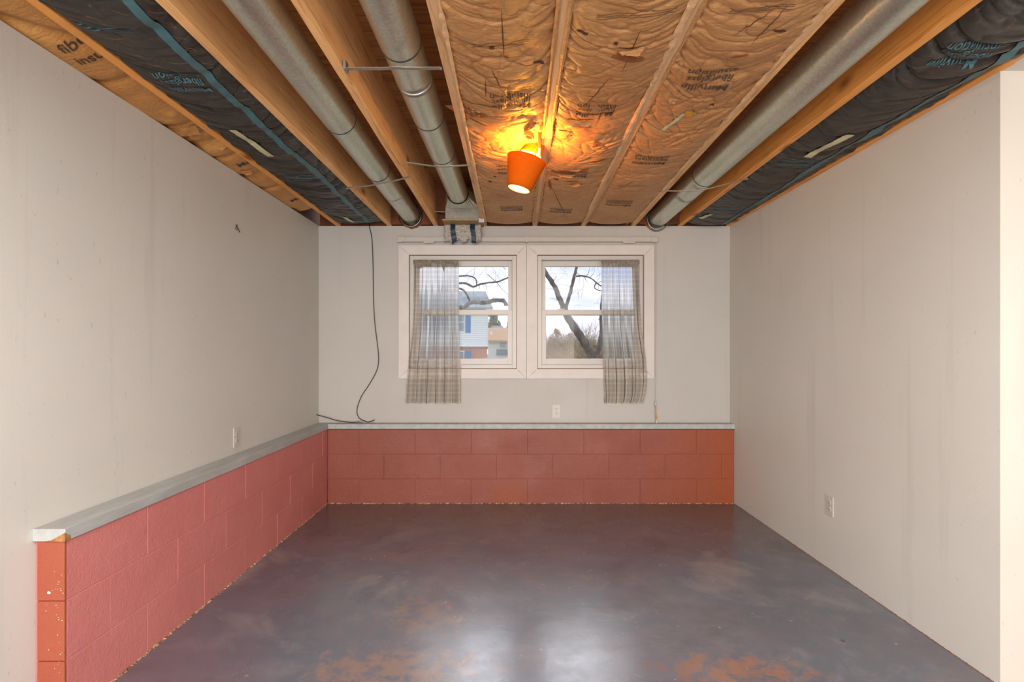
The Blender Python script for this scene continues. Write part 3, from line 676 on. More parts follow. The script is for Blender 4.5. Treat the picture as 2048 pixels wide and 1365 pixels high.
# boot on duct 2: round-to-rectangular transition and box
def rect_pts(x0, x1, z0, z1, n=40):
    out = []; cx, cz = (x0+x1)/2, (z0+z1)/2
    for k in range(n):
        a = 2*math.pi*k/n+math.pi; ca, sa = -math.cos(a), math.sin(a)
        t = min((x1-x0)/2/abs(ca) if abs(ca) > 1e-6 else 9, (z1-z0)/2/abs(sa) if abs(sa) > 1e-6 else 9); out.append((cx+ca*t, cz+sa*t))
    return out
P0 = at2(3.875); r0 = ring_pts(P0, Vector((0,1,0)), .079, 40); bx0, bx1, bz0, bz1 = -.529, -.252, 2.282, 2.476
b = MB(); n = 40; rc = []
for k in range(n):
    d = r0[k]-P0; ang = math.atan2(d.z, d.x); ca, sa = math.cos(ang), math.sin(ang); cx_, cz_ = (bx0+bx1)/2, 2.425
    t = min((bx1-bx0)/2/max(abs(ca), 1e-6), .050/max(abs(sa), 1e-6)); rc.append(Vector((cx_+ca*t, 4.195, cz_+sa*t)))
b.add([tuple(p) for p in r0]+[tuple(p) for p in rc], [(k, (k+1) % n, n+(k+1) % n, n+k) for k in range(n)]); b.build('boot_transition', M['duct'], d2)
M['bootgrey'] = simple('dusty_galvanised_boot', lin(150, 144, 132), .5, .5, .3, 50, .2)
b = MB(); b.box(bx0, bx1, 4.190, 4.41, bz0+.008, bz1); b.build('boot_box', M['bootgrey'], d2, bevel=.003)
b = MB(); b.box(bx0-.022, bx1+.018, 4.185, 4.412, bz0-.002, bz0+.008); b.build('boot_flange', simple('aged_brass_coloured_lip', lin(176, 146, 96), .6, 0, .3, 40), d2)
b = MB(); b.box(bx1-.01, bx1+.032, 4.18, 4.20, bz0-.018, bz0+.014); b.build('boot_clip', M['plastic'], d2)
b = MB(); b.tube([(jx('B', 4.18)+HW, 4.19, 2.352), (-.50, 4.20, 2.348)], .004, 6); b.build('support_rod', M['strap'], d2)

# fibre pad taped below the boot
b = MB(); nx, nz = 40, 16; vv = []
x0, x1 = -.553, -.252
def padpt(i, j, back):
    s, t = i/nx, j/nz; x = lerp(x0, x1, s)+.002*math.sin(t*9+s*3)
    bot = 2.142+.014*math.sin(s*21)+.006*math.sin(s*47+1)-.012*(abs(s-.5)*2)**2; z = lerp(2.278, bot, t)
    e = math.sin(math.pi*min(max(t, 0), 1))**.5*math.sin(math.pi*s)**.3 if 0 < t < 1 and 0 < s < 1 else 0
    y = 4.33+(back*.035 if 1 else 0)*(.4+.6*e)+.006*float(vnoise(s*9, t*5, 4))
    return (x, y, z)
vv = [padpt(i, j, -1) for j in range(nz+1) for i in range(nx+1)]+[padpt(i, j, 1) for j in range(nz+1) for i in range(nx+1)]
K = (nx+1)*(nz+1); ff = []
for j in range(nz):
    for i in range(nx): a = j*(nx+1)+i; ff.append((a, a+1, a+nx+2, a+nx+1)); ff.append((K+a, K+a+nx+1, K+a+nx+2, K+a+1))
for i in range(nx): ff.append((i, K+i, K+i+1, i+1)); a = nz*(nx+1)+i; ff.append((a, a+1, K+a+1, K+a))
for j in range(nz): a = j*(nx+1); ff.append((a, a+nx+1, K+a+nx+1, K+a)); a = a+nx; ff.append((a, K+a, K+a+nx+1, a+nx+1))
pr = empty('register_pad', (-.40, 4.33, 2.20)); tag(pr, 'fuzzy grey pad with two navy tape strips, hanging under the duct boot over the window', 'pad')
b.add(vv, ff); b.build('fibre_sheet', M['pad'], pr, smooth=True)
for (sa, sb) in ((.165, .30), (.70, .835)):
    q = MB(); vv = []
    for j in range(-1, nz+2):
        for s_ in (sa, sb):
            p = padpt((s_+.05*(j/nz))*nx, min(max(j, 0), nz), -1); vv.append((p[0], p[1]-.0045-(0.003 if 0 < j < nz else 0), p[2]+(.004 if j < 0 else 0)-(.002 if j > nz else 0)))
    q.add(vv, [(2*i, 2*i+1, 2*i+3, 2*i+2) for i in range(nz+2)]); q.build('tape_strip', M['navy'], pr)

# straps
def strap(label, pts, wd=.018, th=.0025, twist=0):
    pts = [Vector(p) for p in pts]; root = empty('duct_strap', pts[1]); tag(root, label, 'strap', 'steel duct straps nailed across the joists')
    b = MB(); n = 20; c0, c1, c2 = pts; cen = []
    for i in range(n+1):
        t = i/n; tm = ((c1-c0).length)/((c1-c0).length+(c2-c1).length)
        p = (c0.lerp(c1, t/tm) if t < tm else c1.lerp(c2, (t-tm)/(1-tm))); k = math.exp(-((t-tm)/.07)**2)*.003; cen.append(p+Vector((0,0,k)))
    wv = Vector((0, 1, 0)).lerp(Vector((0, 0, 1)), twist).normalized()*wd/2; vv = []
    for p in cen: vv += [p-wv, p+wv, p+wv+Vector((0,0,th)), p-wv+Vector((0,0,th))]
    ff = [(i*4+k, i*4+(k+1) % 4, i*4+4+(k+1) % 4, i*4+4+k) for i in range(n) for k in range(4)]+[(0,1,2,3), (n*4, n*4+1, n*4+2, n*4+3)]
    b.add(vv, ff); b.build('strap_band', M['strap'], root)
    for p in (c0, c2): MB().tube([p+Vector((0,0,-.004)), p+Vector((0,0,.004))], .005, 8).build('nail_head', M['strap'], root)
    return root
strap('steel strap nearest the viewer, across the duct that ends in the boot', [(-.608, 1.95, ZJ-.004), (-.425, 1.945, H0+1.035), (-.262, 1.945, ZJ-.005)])
b = MB(); b.box(-.616, -.606, 1.93, 1.965, ZJ-.012, ZJ+.022); b.build('bent_tab', M['strap'], bpy.data.objects['duct_strap'])
strap('steel strap lying across the boot duct, further from the viewer', [(-.580, 2.92, ZJ-.004), (-.412, 2.98, H0+1.032), (-.240, 2.96, ZJ-.005)])
strap('steel strap crossing askew under the leftmost duct', [(-1.058, 3.385, ZJ-.004), (-.835, 3.30, H0+1.034), (-.605, 3.16, ZJ-.005)])
strap('steel strap crossing askew under the rightmost duct', [(.973, 3.44, ZJ-.004), (1.18, 3.34, H0+1.005), (1.418, 3.20, ZJ-.004)])

# ------------------------------------------------------------------ lamp
lamp = empty('hanging_lamp', (.075, 2.62, 2.30)); tag(lamp, 'lit orange drum shade lamp hanging askew from the ceiling joist', 'lamp')
m = Mt('orange_fabric_shade'); m.t.nodes.remove(m.b); wv_ = m.n('ShaderNodeTexNoise'); wv_.inputs['Scale'].default_value = 260; m.l(m.co, wv_.inputs['Vector'])
dc = m.ramp(wv_.outputs['Fac'], (.3, lin(214, 96, 14)), (.7, lin(232, 116, 26))); df = m.n('ShaderNodeBsdfDiffuse'); m.l(dc, df.inputs[0]); tr = m.n('ShaderNodeBsdfTranslucent'); tr.inputs[0].default_value = lin(236, 92, 8)
ms = m.n('ShaderNodeMixShader'); ms.inputs[0].default_value = .30; m.l(df.outputs[0], ms.inputs[1]); m.l(tr.outputs[0], ms.inputs[2]); m.l(ms.outputs[0], m.out.inputs[0]); M['shade'] = m.m
M['lining'] = simple('cream_shade_lining', lin(250, 238, 214), .7)
def cone(name, c_lo, c_hi, r_lo, r_hi, mat, par, n=48, th=.0015, rings=6):
    ax = (c_hi-c_lo).normalized(); vv = []; 
    for rr in (0, -th):
        for i in range(rings+1):
            t = i/rings; vv += ring_pts(c_lo.lerp(c_hi, t), ax, lerp(r_lo, r_hi, t)+rr, n) if abs(ax.z) < .999 else [c_lo.lerp(c_hi, t)+Vector((math.cos(2*math.pi*k/n), math.sin(2*math.pi*k/n), 0))*(lerp(r_lo, r_hi, t)+rr) for k in range(n)]
    K = (rings+1)*n; ff = []
    for i in range(rings):
        for k in range(n): a = i*n+k; c_ = i*n+(k+1) % n; ff.append((a, c_, c_+n, a+n)); ff.append((K+a, K+a+n, K+c_+n, K+c_))
    for k in range(n): k2_ = (k+1) % n; ff.append((k, K+k, K+k2_, k2_)); a = rings*n; ff.append((a+k, a+k2_, K+a+k2_, K+a+k))
    b = MB(); b.add(vv, ff); return b.build(name, mat, par, smooth=True)
cl, ch = P(1037.5, 379, 2.62), P(1053.5, 320, 2.62); ax = (ch-cl).normalized()
cone('lamp_shade', cl, ch, .0585, .099, M['shade'], lamp)
cone('shade_lining', cl+ax*.001, ch-ax*.001, .0555, .096, M['lining'], lamp, th=.0008)
bulb_c = cl.lerp(ch, .45)
m = Mt('lit_bulb'); m.t.nodes.remove(m.b); em = m.n('ShaderNodeEmission'); em.inputs[0].default_value = (1, .62, .28, 1); em.inputs[1].default_value = 26; m.l(em.outputs[0], m.out.inputs[0]); M['bulb'] = m.m
def ball(name, c_, r, mat, par, sc=(1,1,1), n=16):
    b = MB(); vv = []; ff = []
    for i in range(1, n//2):
        for k in range(n): th_ = math.pi*i/(n//2); ph = 2*math.pi*k/n; vv.append((c_.x+r*sc[0]*math.sin(th_)*math.cos(ph), c_.y+r*sc[1]*math.sin(th_)*math.sin(ph), c_.z+r*sc[2]*math.cos(th_)))
    for i in range(n//2-2):
        for k in range(n): a = i*n+k; c2 = i*n+(k+1) % n; ff.append((a, c2, c2+n, a+n))
    vv += [(c_.x, c_.y, c_.z+r*sc[2]), (c_.x, c_.y, c_.z-r*sc[2])]; T = len(vv)-2
    for k in range(n): ff.append((T, k, (k+1) % n)); a = (n//2-2)*n; ff.append((T+1, a+(k+1) % n, a+k))
    b.add(vv, ff); return b.build(name, mat, par, smooth=True)
ball('bulb', bulb_c, .026, M['bulb'], lamp, (1, 1, 1.15))
M['brown'] = simple('brown_bakelite', lin(150, 84, 40), .5)
MB().tube([bulb_c+ax*.022, bulb_c+ax*.062], .017, 14).build('lamp_socket', M['brown'], lamp)
# second small shade right behind, against the paper
s_lo, s_hi = P(1062, 310, 2.70), P(1071, 286, 2.70); cone('rear_shade', s_lo, s_hi, .056, .050, M['shade'], lamp); cone('rear_shade_lining', s_lo+(s_hi-s_lo)*.03, s_hi, .053, .047, M['lining'], lamp, th=.0008)
MB().tube([s_hi+Vector((0,0,-.006)), s_hi+Vector((0,0,.0))], .048, 24).build('rear_shade_cap', M['lining'], lamp)
MB().tube([P(1071, 296, 2.68), P(1072, 316, 2.64)], .0045, 8).build('lamp_stem', M['brown'], lamp)
b = MB(); b.box(.128, .140, 2.58, 2.66, ZJ-.055, ZJ+.03); b.build('joist_bracket', M['brown'], lamp)
b = MB(); b.tube([bulb_c+ax*.06, bulb_c+ax*.085+Vector((.02,0,.01)), Vector((.125, 2.62, ZJ-.03))], .0035, 8); b.build('lamp_arm', M['brown'], lamp)
M['cord'] = simple('yellow_lamp_cord', lin(226, 168, 60), .5)
b = MB()
for k in range(5):
    c0 = Vector((.075+.016*k*.6, 2.50-.006*k, ZJ-.020-.002*k)); pts = [c0+Vector((.026*math.cos(a)+.012*math.sin(a*.5)-.01*k, .030*math.sin(a), -.010*math.cos(a)-.004*k)) for a in np.linspace(.3+k*.4, 5.6+k*.3, 16)]
    b.tube(pts, .0042, 6)
b.build('coiled_cord', M['cord'], lamp, smooth=True)
def plight(name, loc, e, r, col):
    d = bpy.data.lights.new(name, 'POINT'); d.energy = e; d.shadow_soft_size = r; d.color = col; o = bpy.data.objects.new(name, d); C.objects.link(o); o.location = Vector(loc)-orig(lamp); o.parent = lamp; return o
plight('bulb_glow', bulb_c+ax*.072+Vector((.004, -.055, 0)), 17, .02, (1.0, .36, .02))
plight('rear_bulb_glow', Vector((.122, 2.66, ZJ-.062)), 5.0, .02, (1.0, .62, .2))

# ------------------------------------------------------------------ windows
m = Mt('window_glass'); m.t.nodes.remove(m.b); tp = m.n('ShaderNodeBsdfTransparent'); tp.inputs[0].default_value = (.96, .97, .97, 1); gl = m.n('ShaderNodeBsdfGlossy'); gl.inputs['Roughness'].default_value = .03
ms = m.n('ShaderNodeMixShader'); ms.inputs[0].default_value = .008; m.l(tp.outputs[0], ms.inputs[1]); m.l(gl.outputs[0], ms.inputs[2]); m.l(ms.outputs[0], m.out.inputs[0]); M['glass'] = m.m
def mitred(x0, x1, z0, z1, w_, ya, yb_, par, mat, name):
    """four mitred boards round an opening (x0..x1, z0..z1), width w_ (l, r, b, t)"""
    o = (x0-w_[0], x1+w_[1], z0-w_[2], z1+w_[3]); q = [((x0, z0), (x1, z0), (o[1], o[2]), (o[0], o[2])), ((x1, z0), (x1, z1), (o[1], o[3]), (o[1], o[2])), ((x1, z1), (x0, z1), (o[0], o[3]), (o[1], o[3])), ((x0, z1), (x0, z0), (o[0], o[2]), (o[0], o[3]))]
    for r in q:
        cx_ = sum(p[0] for p in r)/4; cz_ = sum(p[1] for p in r)/4; g = .0007
        r = [(p[0]+(g if p[0] < cx_ else -g), p[1]+(g if p[1] < cz_ else -g)) for p in r]
        b = MB(); b.hexa([(p[0], ya, p[1]) for p in r]+[(p[0], yb_, p[1]) for p in r]); b.build(name, mat, par, bevel=.0012)
def frame(b, x0, x1, z0, z1, wl, wr, wb, wt, ya, yb_):
    b.box(x0, x0+wl, ya, yb_, z0, z1); b.box(x1-wr, x1, ya, yb_, z0, z1); b.box(x0+wl, x1-wr, ya, yb_, z0, z0+wb); b.box(x0+wl, x1-wr, ya, yb_, z1-wt, z1)
for wi, (x0, x1) in enumerate(WIN):
    root = empty('window_%d' % (wi+1), ((x0+x1)/2, YW, ZB)); root['kind'] = 'structure'
    mw = Xw(1053)
    wl = .089 if wi == 0 else x0-mw-.0005; wr = mw-x1-.0005 if wi == 0 else .087
    mitred(x0, x1, ZB, ZT, (wl, wr, .083, .083), YW-.019, YW, root, M['casing'], 'casing_board')
    # inner raised bead of the casing
    b = MB(); frame(b, x0-.012, x1+.012, ZB-.012, ZT+.012, .010, .010, .010, .010, YW-.0225, YW-.019); b.build('casing_bead', M['casing'], root)
    b = MB(); frame(b, x0-.0, x1+.0, ZB, ZT, .003, .003, .003, .003, YW-.004, YW+.02); b.build('frame_gap', M['gap'], root)
    b = MB(); frame(b, x0+.003, x1-.003, ZB+.003, ZT-.003, .032, .030, .030, .030, YW+.004, YW+.13); b.build('window_frame', M['vinyl'], root, bevel=.001)
    b = MB(); frame(b, x0+.030, x1-.030, ZB+.028, ZT-.028, .008, .008, .006, .008, YW+.010, YW+.03); b.build('frame_stop', M['vinyl'], root, bevel=.001)
    gx0, gx1 = x0+.076, x1-.076; zm0, zm1 = Zw(629.5), Zw(619.5); gz0, gz1 = Zw(718), Zw(530.5)
    b = MB(); frame(b, x0+.036, x1-.036, ZB+.034, zm1, gx0-x0-.036, x1-.036-gx1, gz0-ZB-.034, zm1-zm0, YW+.034, YW+.066); s1 = b.build('lower_sash', M['vinyl'], root, bevel=.001)
    b = MB(); b.box(gx0, gx1, YW+.048, YW+.052, gz0, zm0); b.build('glass_pane', M['glass'], s1)
    b = MB(); frame(b, x0+.036, x1-.036, zm0-.002, ZT-.034, gx0-x0-.036-.004, x1-.036-gx1-.004, .036, ZT-.034-gz1, YW+.072, YW+.102); s2 = b.build('upper_sash', M['vinyl'], root, bevel=.001)
    b = MB(); b.box(gx0-.004, gx1+.004, YW+.085, YW+.089, zm1-.004, gz1); b.build('glass_pane', M['glass'], s2)
    b = MB(); xc = Xw(978 if wi == 0 else 1123); zt = zm1
    b.box(xc-.030, xc+.030, YW+.038, YW+.062, zt, zt+.006); b.tube([(xc, YW+.045, zt+.006), (xc, YW+.045, zt+.012)], .010, 10); b.box(xc-.002, xc+.034, YW+.040, YW+.048, zt+.008, zt+.013); b.build('sash_lock', M['vinyl'], root)

# ------------------------------------------------------------------ curtains
m = Mt('grey_plaid_cotton'); m.t.nodes.remove(m.b); uv = m.n('ShaderNodeTexCoord').outputs['UV']; s_ = m.sep(uv)
def stripe(v, per, wid, off=0):
    f = m.math('FRACT', m.math('ADD', m.math('DIVIDE', v, per), off)); return m.math('LESS_THAN', f, wid)
lx_ = stripe(s_[0], .037, .30); ly_ = stripe(s_[1], .039, .27); dkx = stripe(s_[0], .148, .27, .05); dky = stripe(s_[1], .156, .26, .1)
tt = m.math('MULTIPLY', m.math('ADD', lx_, ly_), .5); dk = m.math('MULTIPLY', m.math('ADD', dkx, dky), .5)
c = m.ramp(tt, (.0, lin(142, 134, 124)), (.5, lin(186, 179, 170)), (1.0, lin(230, 224, 216))); c = m.mix(m.math('MULTIPLY', dk, .55), c, lin(128, 120, 110))
cw = m.mix(.5, c, (1, 1, 1, 1)); df = m.n('ShaderNodeBsdfDiffuse'); m.l(c, df.inputs[0]); tr = m.n('ShaderNodeBsdfTranslucent'); m.l(cw, tr.inputs[0]); tpp = m.n('ShaderNodeBsdfRefraction'); tpp.inputs['Color'].default_value = (1, .975, .93, 1); tpp.inputs['Roughness'].default_value = .42; tpp.inputs['IOR'].default_value = 1.06
m1 = m.n('ShaderNodeMixShader'); m1.inputs[0].default_value = .45; m.l(df.outputs[0], m1.inputs[1]); m.l(tr.outputs[0], m1.inputs[2])
m2 = m.n('ShaderNodeMixShader'); m.l(m.math('MULTIPLY_ADD', tt, .22, .54), m2.inputs[0]); m.l(m1.outputs[0], m2.inputs[1]); m.l(tpp.outputs[0], m2.inputs[2]); m.l(m2.outputs[0], m.out.inputs[0]); M['plaid'] = m.m
m = Mt('plaid_heading'); M['plaidh'] = simple('bunched_grey_heading', lin(150, 140, 128), .9, 0, .45, 90, .6)
def curtain(label, Ls, Rs, folds, seed, swoop):
    """Ls, Rs: lists of (py, px) for the two edges"""
    yc = YW-.055; nx, nz = 110, 90; b = MB(); uvs = []; vv = []
    it = lambda tab, py: float(np.interp(py, [q[0] for q in tab], [q[1] for q in tab])); f24 = F/yc
    for j in range(nz+1):
        py = lerp(522, 807, j/nz); xl_, xr_ = it(Ls, py), it(Rs, py); t = j/nz
        for i in range(nx+1):
            s = i/nx; sw = s+.012*math.sin(s*folds*6.28+seed)*(1-.3*t); x = (lerp(xl_, xr_, sw)-CX)/f24
            A = (.009+.017*t)*(1-.0*t); ph = s*folds*2*math.pi+seed+.6*math.sin(t*2.2+s*3)
            y = yc+A*math.sin(ph)+.4*A*math.sin(ph*2.3+1.7)+.003*float(vnoise(s*14, t*9, seed)); y = min(y, YW-.026)
            z = H0+(CY-py)/f24+(.004*math.sin(s*folds*9+seed) if j == nz else 0)
            vv.append((x, y, z)); uvs.append((s*.43, z))
    b.add(vv, [(j*(nx+1)+i, j*(nx+1)+i+1, (j+1)*(nx+1)+i+1, (j+1)*(nx+1)+i) for j in range(nz) for i in range(nx)]); b.uv = uvs
    root = empty('curtain', ((it(Ls, 660)+it(Rs, 660)-2*CX)/2/f24, yc, H0+(CY-522)/f24)); tag(root, label, 'curtain', 'plaid curtains on the far window')
    b.build('cloth', M['plaid'], root, smooth=True)
    # gathered heading round the rod
    h_ = MB(); n = 150; xa, xb = (it(Ls, 522)-CX)/f24, (it(Rs, 522)-CX)/f24; zt = H0+(CY-521)/f24; vv = []
    for i in range(n+1):
        s = i/n; x = lerp(xa, xb, s); k = float(vnoise(s*34, 2, seed)); k2_ = float(vnoise(s*20, 7, seed)); dr = .028+.012*k2_+swoop(s)
        vv += [(x, yc-.010+.004*k, zt+.004*k2_), (x, yc-.016-.004*k, zt-.012), (x, yc-.013+.004*k2_, zt-dr*.7), (x, yc-.008+.003*k, zt-dr)]
    h_.add(vv, [(i*4+k, i*4+k+1, i*4+5+k, i*4+4+k) for i in range(n) for k in range(3)]); h_.build('gathered_heading', M['plaidh'], root)
    # hem turn-up
    rr = MB(); rr.tube([(xa-.004, yc, zt-.008), (xb+.004, yc, zt-.008)], .005, 8); r_ = rr.build('curtain_rod', M['rodpaint'], root)
    return root
curtain('left plaid curtain, sheer grey check, hanging over the left window', [(522, 827), (600, 825), (660, 822), (720, 815), (807, 808)], [(522, 916.5), (660, 918), (740, 921), (807, 921)], 6.2, 1.0,
        lambda s: .055*max(0, 1-abs(s-.12)/.12)+.05*max(0, 1-abs(s-.68)/.045)*1.2+.04*max(0, 1-abs(s-.95)/.06)+.015*max(0, 1-abs(s-.3)/.1))
curtain('right plaid curtain, sheer grey check, hanging over the right window', [(522, 1202), (600, 1203), (740, 1206), (807, 1208)], [(522, 1278.5), (600, 1281), (660, 1284), (720, 1293), (760, 1295), (790, 1292), (807, 1286)], 5.2, 2.6,
        lambda s: .02*max(0, 1-abs(s-.55)/.12)+.03*max(0, 1-abs(s-.85)/.2))

# traverse rod above the window with its pull cord
tr_ = empty('traverse_rod', (Xw(1054), YW-.03, Zw(480))); tag(tr_, 'long cream traverse rod mounted over both windows', 'curtain rod')
yr = YW-.045; sx = F/yr; XR_ = lambda px: (px-CX)/sx; ZR_ = lambda py: H0+(CY-py)/sx
b = MB(); b.box(XR_(794), XR_(1314), yr, yr+.012, ZR_(482), ZR_(474)); b.build('rod_track', M['rodpaint'], tr_, bevel=.002)
b = MB(); b.box(XR_(796), XR_(1312), yr-.003, yr+.004, ZR_(483.5), ZR_(481.5)); b.build('rod_lip', M['rodpaint'], tr_)
for xa, xb in ((794, 810), (1302, 1316)):
    b = MB(); b.box(XR_(xa), XR_(xb), yr-.006, YW-.001, ZR_(482.5), ZR_(474)); b.box(XR_(xa), XR_(xb-5 if xa < 900 else xb), yr-.007, yr+.006, ZR_(485), ZR_(481)); b.build('end_bracket', M['rodpaint'], tr_, bevel=.002)
b = MB(); b.box(XR_(1051), XR_(1055), yr-.005, YW-.001, ZR_(485), ZR_(473)); b.build('centre_bracket', M['rodpaint'], tr_)
for xa, xb in ((810, 848), (1270, 1302)):
    n = int((xb-xa)/2.4)
    for k in range(n):
        x = XR_(xa+k*2.4); q = MB(); q.box(x, x+.005, yr-.002, yr+.004, ZR_(484.5), ZR_(482)); q.build('carrier', M['cordw'], tr_)
for xa, xb in ((847, 868), (1246, 1270)): b = MB(); b.box(XR_(xa), XR_(xb), yr-.006, yr-.001, ZR_(486.5), ZR_(482.5)); b.build('master_slide', M['rodpaint'], tr_, bevel=.001)
b = MB()
for dx in (1310.6, 1313.8): b.tube([(XR_(dx), yr+.01, ZR_(483)), (XR_(dx), yr+.012, ZR_(640)), (XR_(1312.2 if dx > 1312 else 1311.2), yr+.014, ZR_(806))], .0011, 6)
b.build('pull_cord', M['cordw'], tr_)
ps = MB(); ps.tube([(XR_(1311.8), yr+.014, ZR_(803)), (XR_(1311.8), yr+.014, ZR_(808)), (XR_(1311.8), yr+.014, ZR_(813))], [.006, .010, .006], 12); ps.build('cord_weight_top', M['rodpaint'], tr_, smooth=True)
ps = MB(); ps.tube([(XR_(1312), yr+.014, ZR_(813)), (XR_(1312.6), yr+.012, ZR_(826)), (XR_(1313.4), yr+.010, ZR_(840))], [.004, .006, .0055], 12); ps.build('cord_weight', simple('amber_wood', lin(204, 166, 96), .5), tr_, smooth=True)
ps = MB(); ps.tube([(XR_(1313.4), yr+.010, ZR_(839)), (XR_(1314), yr+.008, ZR_(848))], [.006, .013], 12); ps.build('cord_bell', M['plastic'], tr_, smooth=True)

# ------------------------------------------------------------------ outlets
def outlet(label, mtx):
    root = empty('outlet', mtx.translation); tag(root, label, 'outlet', 'ivory wall outlets')
    def put(b, name, mat, bev=0):
        b.v = [tuple(mtx @ Vector(v)) for v in b.v]; return b.build(name, mat, root, bevel=bev)
    put(MB().box(-.035, .035, -.005, 0, -.057, .057), 'cover_plate', M['plastic'], .0015)
    for sgn in (1, -1):
        b = MB(); n = 16; pts = [(max(-.0165, min(.0165, .0185*math.cos(2*math.pi*k/n))), .0145*math.sin(2*math.pi*k/n)+sgn*.0195) for k in range(n)]
        b.add([(x, -.0075, z) for x, z in pts]+[(x, -.004, z) for x, z in pts], [tuple(range(n))]+[(k, (k+1) % n, n+(k+1) % n, n+k) for k in range(n)]); put(b, 'receptacle', M['plastic'])
        b = MB(); z = sgn*.0195+.003; b.box(-.0075, -.0052, -.0082, -.007, z-.004, z+.004); b.box(.0052, .0075, -.0082, -.007, z-.0035, z+.0035)
        b.tube([(0, -.0082, z-.0095), (0, -.007, z-.0095)], .0026, 8); put(b, 'socket_slots', M['slot'])
    b = MB(); b.tube([(0, -.0066, 0), (0, -.004, 0)], .0032, 10); put(b, 'plate_screw', M['strap'])
outlet('outlet on the far wall below the windows', Matrix.Translation((Xw(1112.5), YW, Zw(823))))
outlet('outlet low on the left wall just above the grey ledge', Matrix.Translation((XL, 3.095, H0-(875-702)/F*3.095)) @ Matrix.Rotation(math.pi/2, 4, 'Z'))
outlet('outlet on the right wall near the floor', Matrix.Translation((XR, 3.025, H0-(1012-702)/F*3.025)) @ Matrix.Rotation(-math.pi/2, 4, 'Z'))

# ------------------------------------------------------------------ cables, nail, paper scrap
def smooth_path(pts, n=8):
    out = []; pts = [Vector(p) for p in pts]; pp = [pts[0]*2-pts[1]]+pts+[pts[-1]*2-pts[-2]]
    for i in range(1, len(pp)-2):
        for k in range(n):
            t = k/n; a, b_, c_, d = pp[i-1], pp[i], pp[i+1], pp[i+2]
            out.append(.5*((2*b_)+(c_-a)*t+(2*a-5*b_+4*c_-d)*t*t+(3*b_-a-3*c_+d)*t**3))
    out.append(pts[-1]); return out
W = lambda px, py, d=YW-.006: P(px, py, d)
cable = empty('coaxial_cable', W(738, 452)); tag(cable, 'black coaxial cable dangling down the far wall from the ceiling', 'cable')
MB().tube(smooth_path([W(737, 446), W(739, 455), W(744, 480), W(746, 530), W(747, 600), W(750, 650), W(756, 700), W(757, 725), W(752, 745), W(738, 770), W(722, 795), W(714, 820), W(718, 836), W(733, 844, YW-.02), W(742, 843.5, YW-.03), W(749, 840, YW-.035)]), .0036, 8).build('cable_jacket', M['cable'], cable, smooth=True)
c2_ = empty('coaxial_cable_stub', W(637, 830)); tag(c2_, 'short black cable coming out of the left corner onto the ledge', 'cable')
MB().tube(smooth_path([Vector((XL+.001, 4.36, H0-(830-702)/F*4.36)), W(655, 836, YW-.05), W(675, 842, YW-.04), W(700, 845.0, YW-.03), W(712, 845.0, YW-.03)]), .0036, 8).build('cable_jacket', M['cable'], c2_, smooth=True)
MB().tube([W(711, 845, YW-.03), W(718, 844, YW-.03), W(725, 845, YW-.028)], [.006, .0075, .005], 8).build('connector', M['strap'], c2_)
nd = 1060*1.61/551; nail = empty('bent_nail', (XL+.003, nd, H0+(702-457)/F*nd)); tag(nail, 'dark bent nail in a chipped hole high on the left wall', 'nail')
zc = H0+(702-457)/F*nd; MB().tube([(XL, nd, zc+.012), (XL+.006, nd+.006, zc), (XL+.010, nd+.02, zc-.02)], .0028, 6).build('nail_shank', M['slot'], nail)
n = 9; q = MB(); pts = [(XL+.0008, nd+(.014+.012*random.random())*math.cos(2*math.pi*i/n), zc+(.010+.014*random.random())*math.sin(2*math.pi*i/n)) for i in range(n)]; q.add(pts, [tuple(range(n))]); q.build('chipped_plaster', simple('chipped_plaster', lin(176, 166, 146), .9, 0, .3, 60), nail)
q = MB(); q.tube([(XL+.002, nd-.012, zc+.02), (XL+.004, nd-.004, zc+.004), (XL+.002, nd+.004, zc+.022)], .0022, 6); q.build('nail_head', M['slot'], nail)
o = MB().box(0, .085, 0, .014, 0, .0015); pts = [Matrix.Rotation(-.45, 4, 'Y') @ Vector(v) for v in o.v]; o.v = [(v.x+.985-.04, v.y+4.335, v.z+2.292-.006) for v in pts]
o.v = [(x-.01, y, z) for x, y, z in o.v]; tag(o.build('paper_scrap', M['plastic']), 'small white paper scrap poking out at the far end of the kraft batt', 'scrap')

# ------------------------------------------------------------------ outdoors
M['grass'] = simple('winter_lawn', lin(150, 150, 96), .9, 0, .3, 2)
struct(MB().box(-60, 60, YW+.17, 160, .10, .30).build('ground', M['grass']))
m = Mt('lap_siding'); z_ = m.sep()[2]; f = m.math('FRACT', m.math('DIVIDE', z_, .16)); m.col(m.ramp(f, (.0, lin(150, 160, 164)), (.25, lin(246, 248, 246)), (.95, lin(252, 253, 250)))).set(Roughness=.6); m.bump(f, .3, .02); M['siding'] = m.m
m = Mt('red_brick'); br_ = m.n('ShaderNodeTexBrick'); br_.inputs['Scale'].default_value = 4.2; br_.inputs['Color1'].default_value = lin(222, 124, 82); br_.inputs['Color2'].default_value = lin(200, 100, 66); br_.inputs['Mortar'].default_value = lin(240, 210, 186); br_.inputs['Mortar Size'].default_value = .03
m.l(m.map((1, 1, 1), (0, 0, 0), (math.pi/2, 0, 0)), br_.inputs['Vector']); m.col(br_.outputs['Color']).set(Roughness=.9); M['brick'] = m.m
M['shingle_grey'] = simple('grey_shingles', lin(168, 176, 172), .9, 0, .25, 3, .3); M['shingle_brown'] = simple('brown_shingles', lin(204, 158, 112), .9, 0, .25, 3, .3); M['shingle_dark'] = simple('slate_shingles', lin(128, 136, 142), .9, 0, .2, 3)
M['blue'] = simple('blue_shutter', lin(52, 124, 190), .6, 0, .1, 3); M['housewin'] = simple('house_window_pane', lin(150, 168, 176), .15); M['white'] = simple('white_house_trim', lin(236, 238, 238), .6)
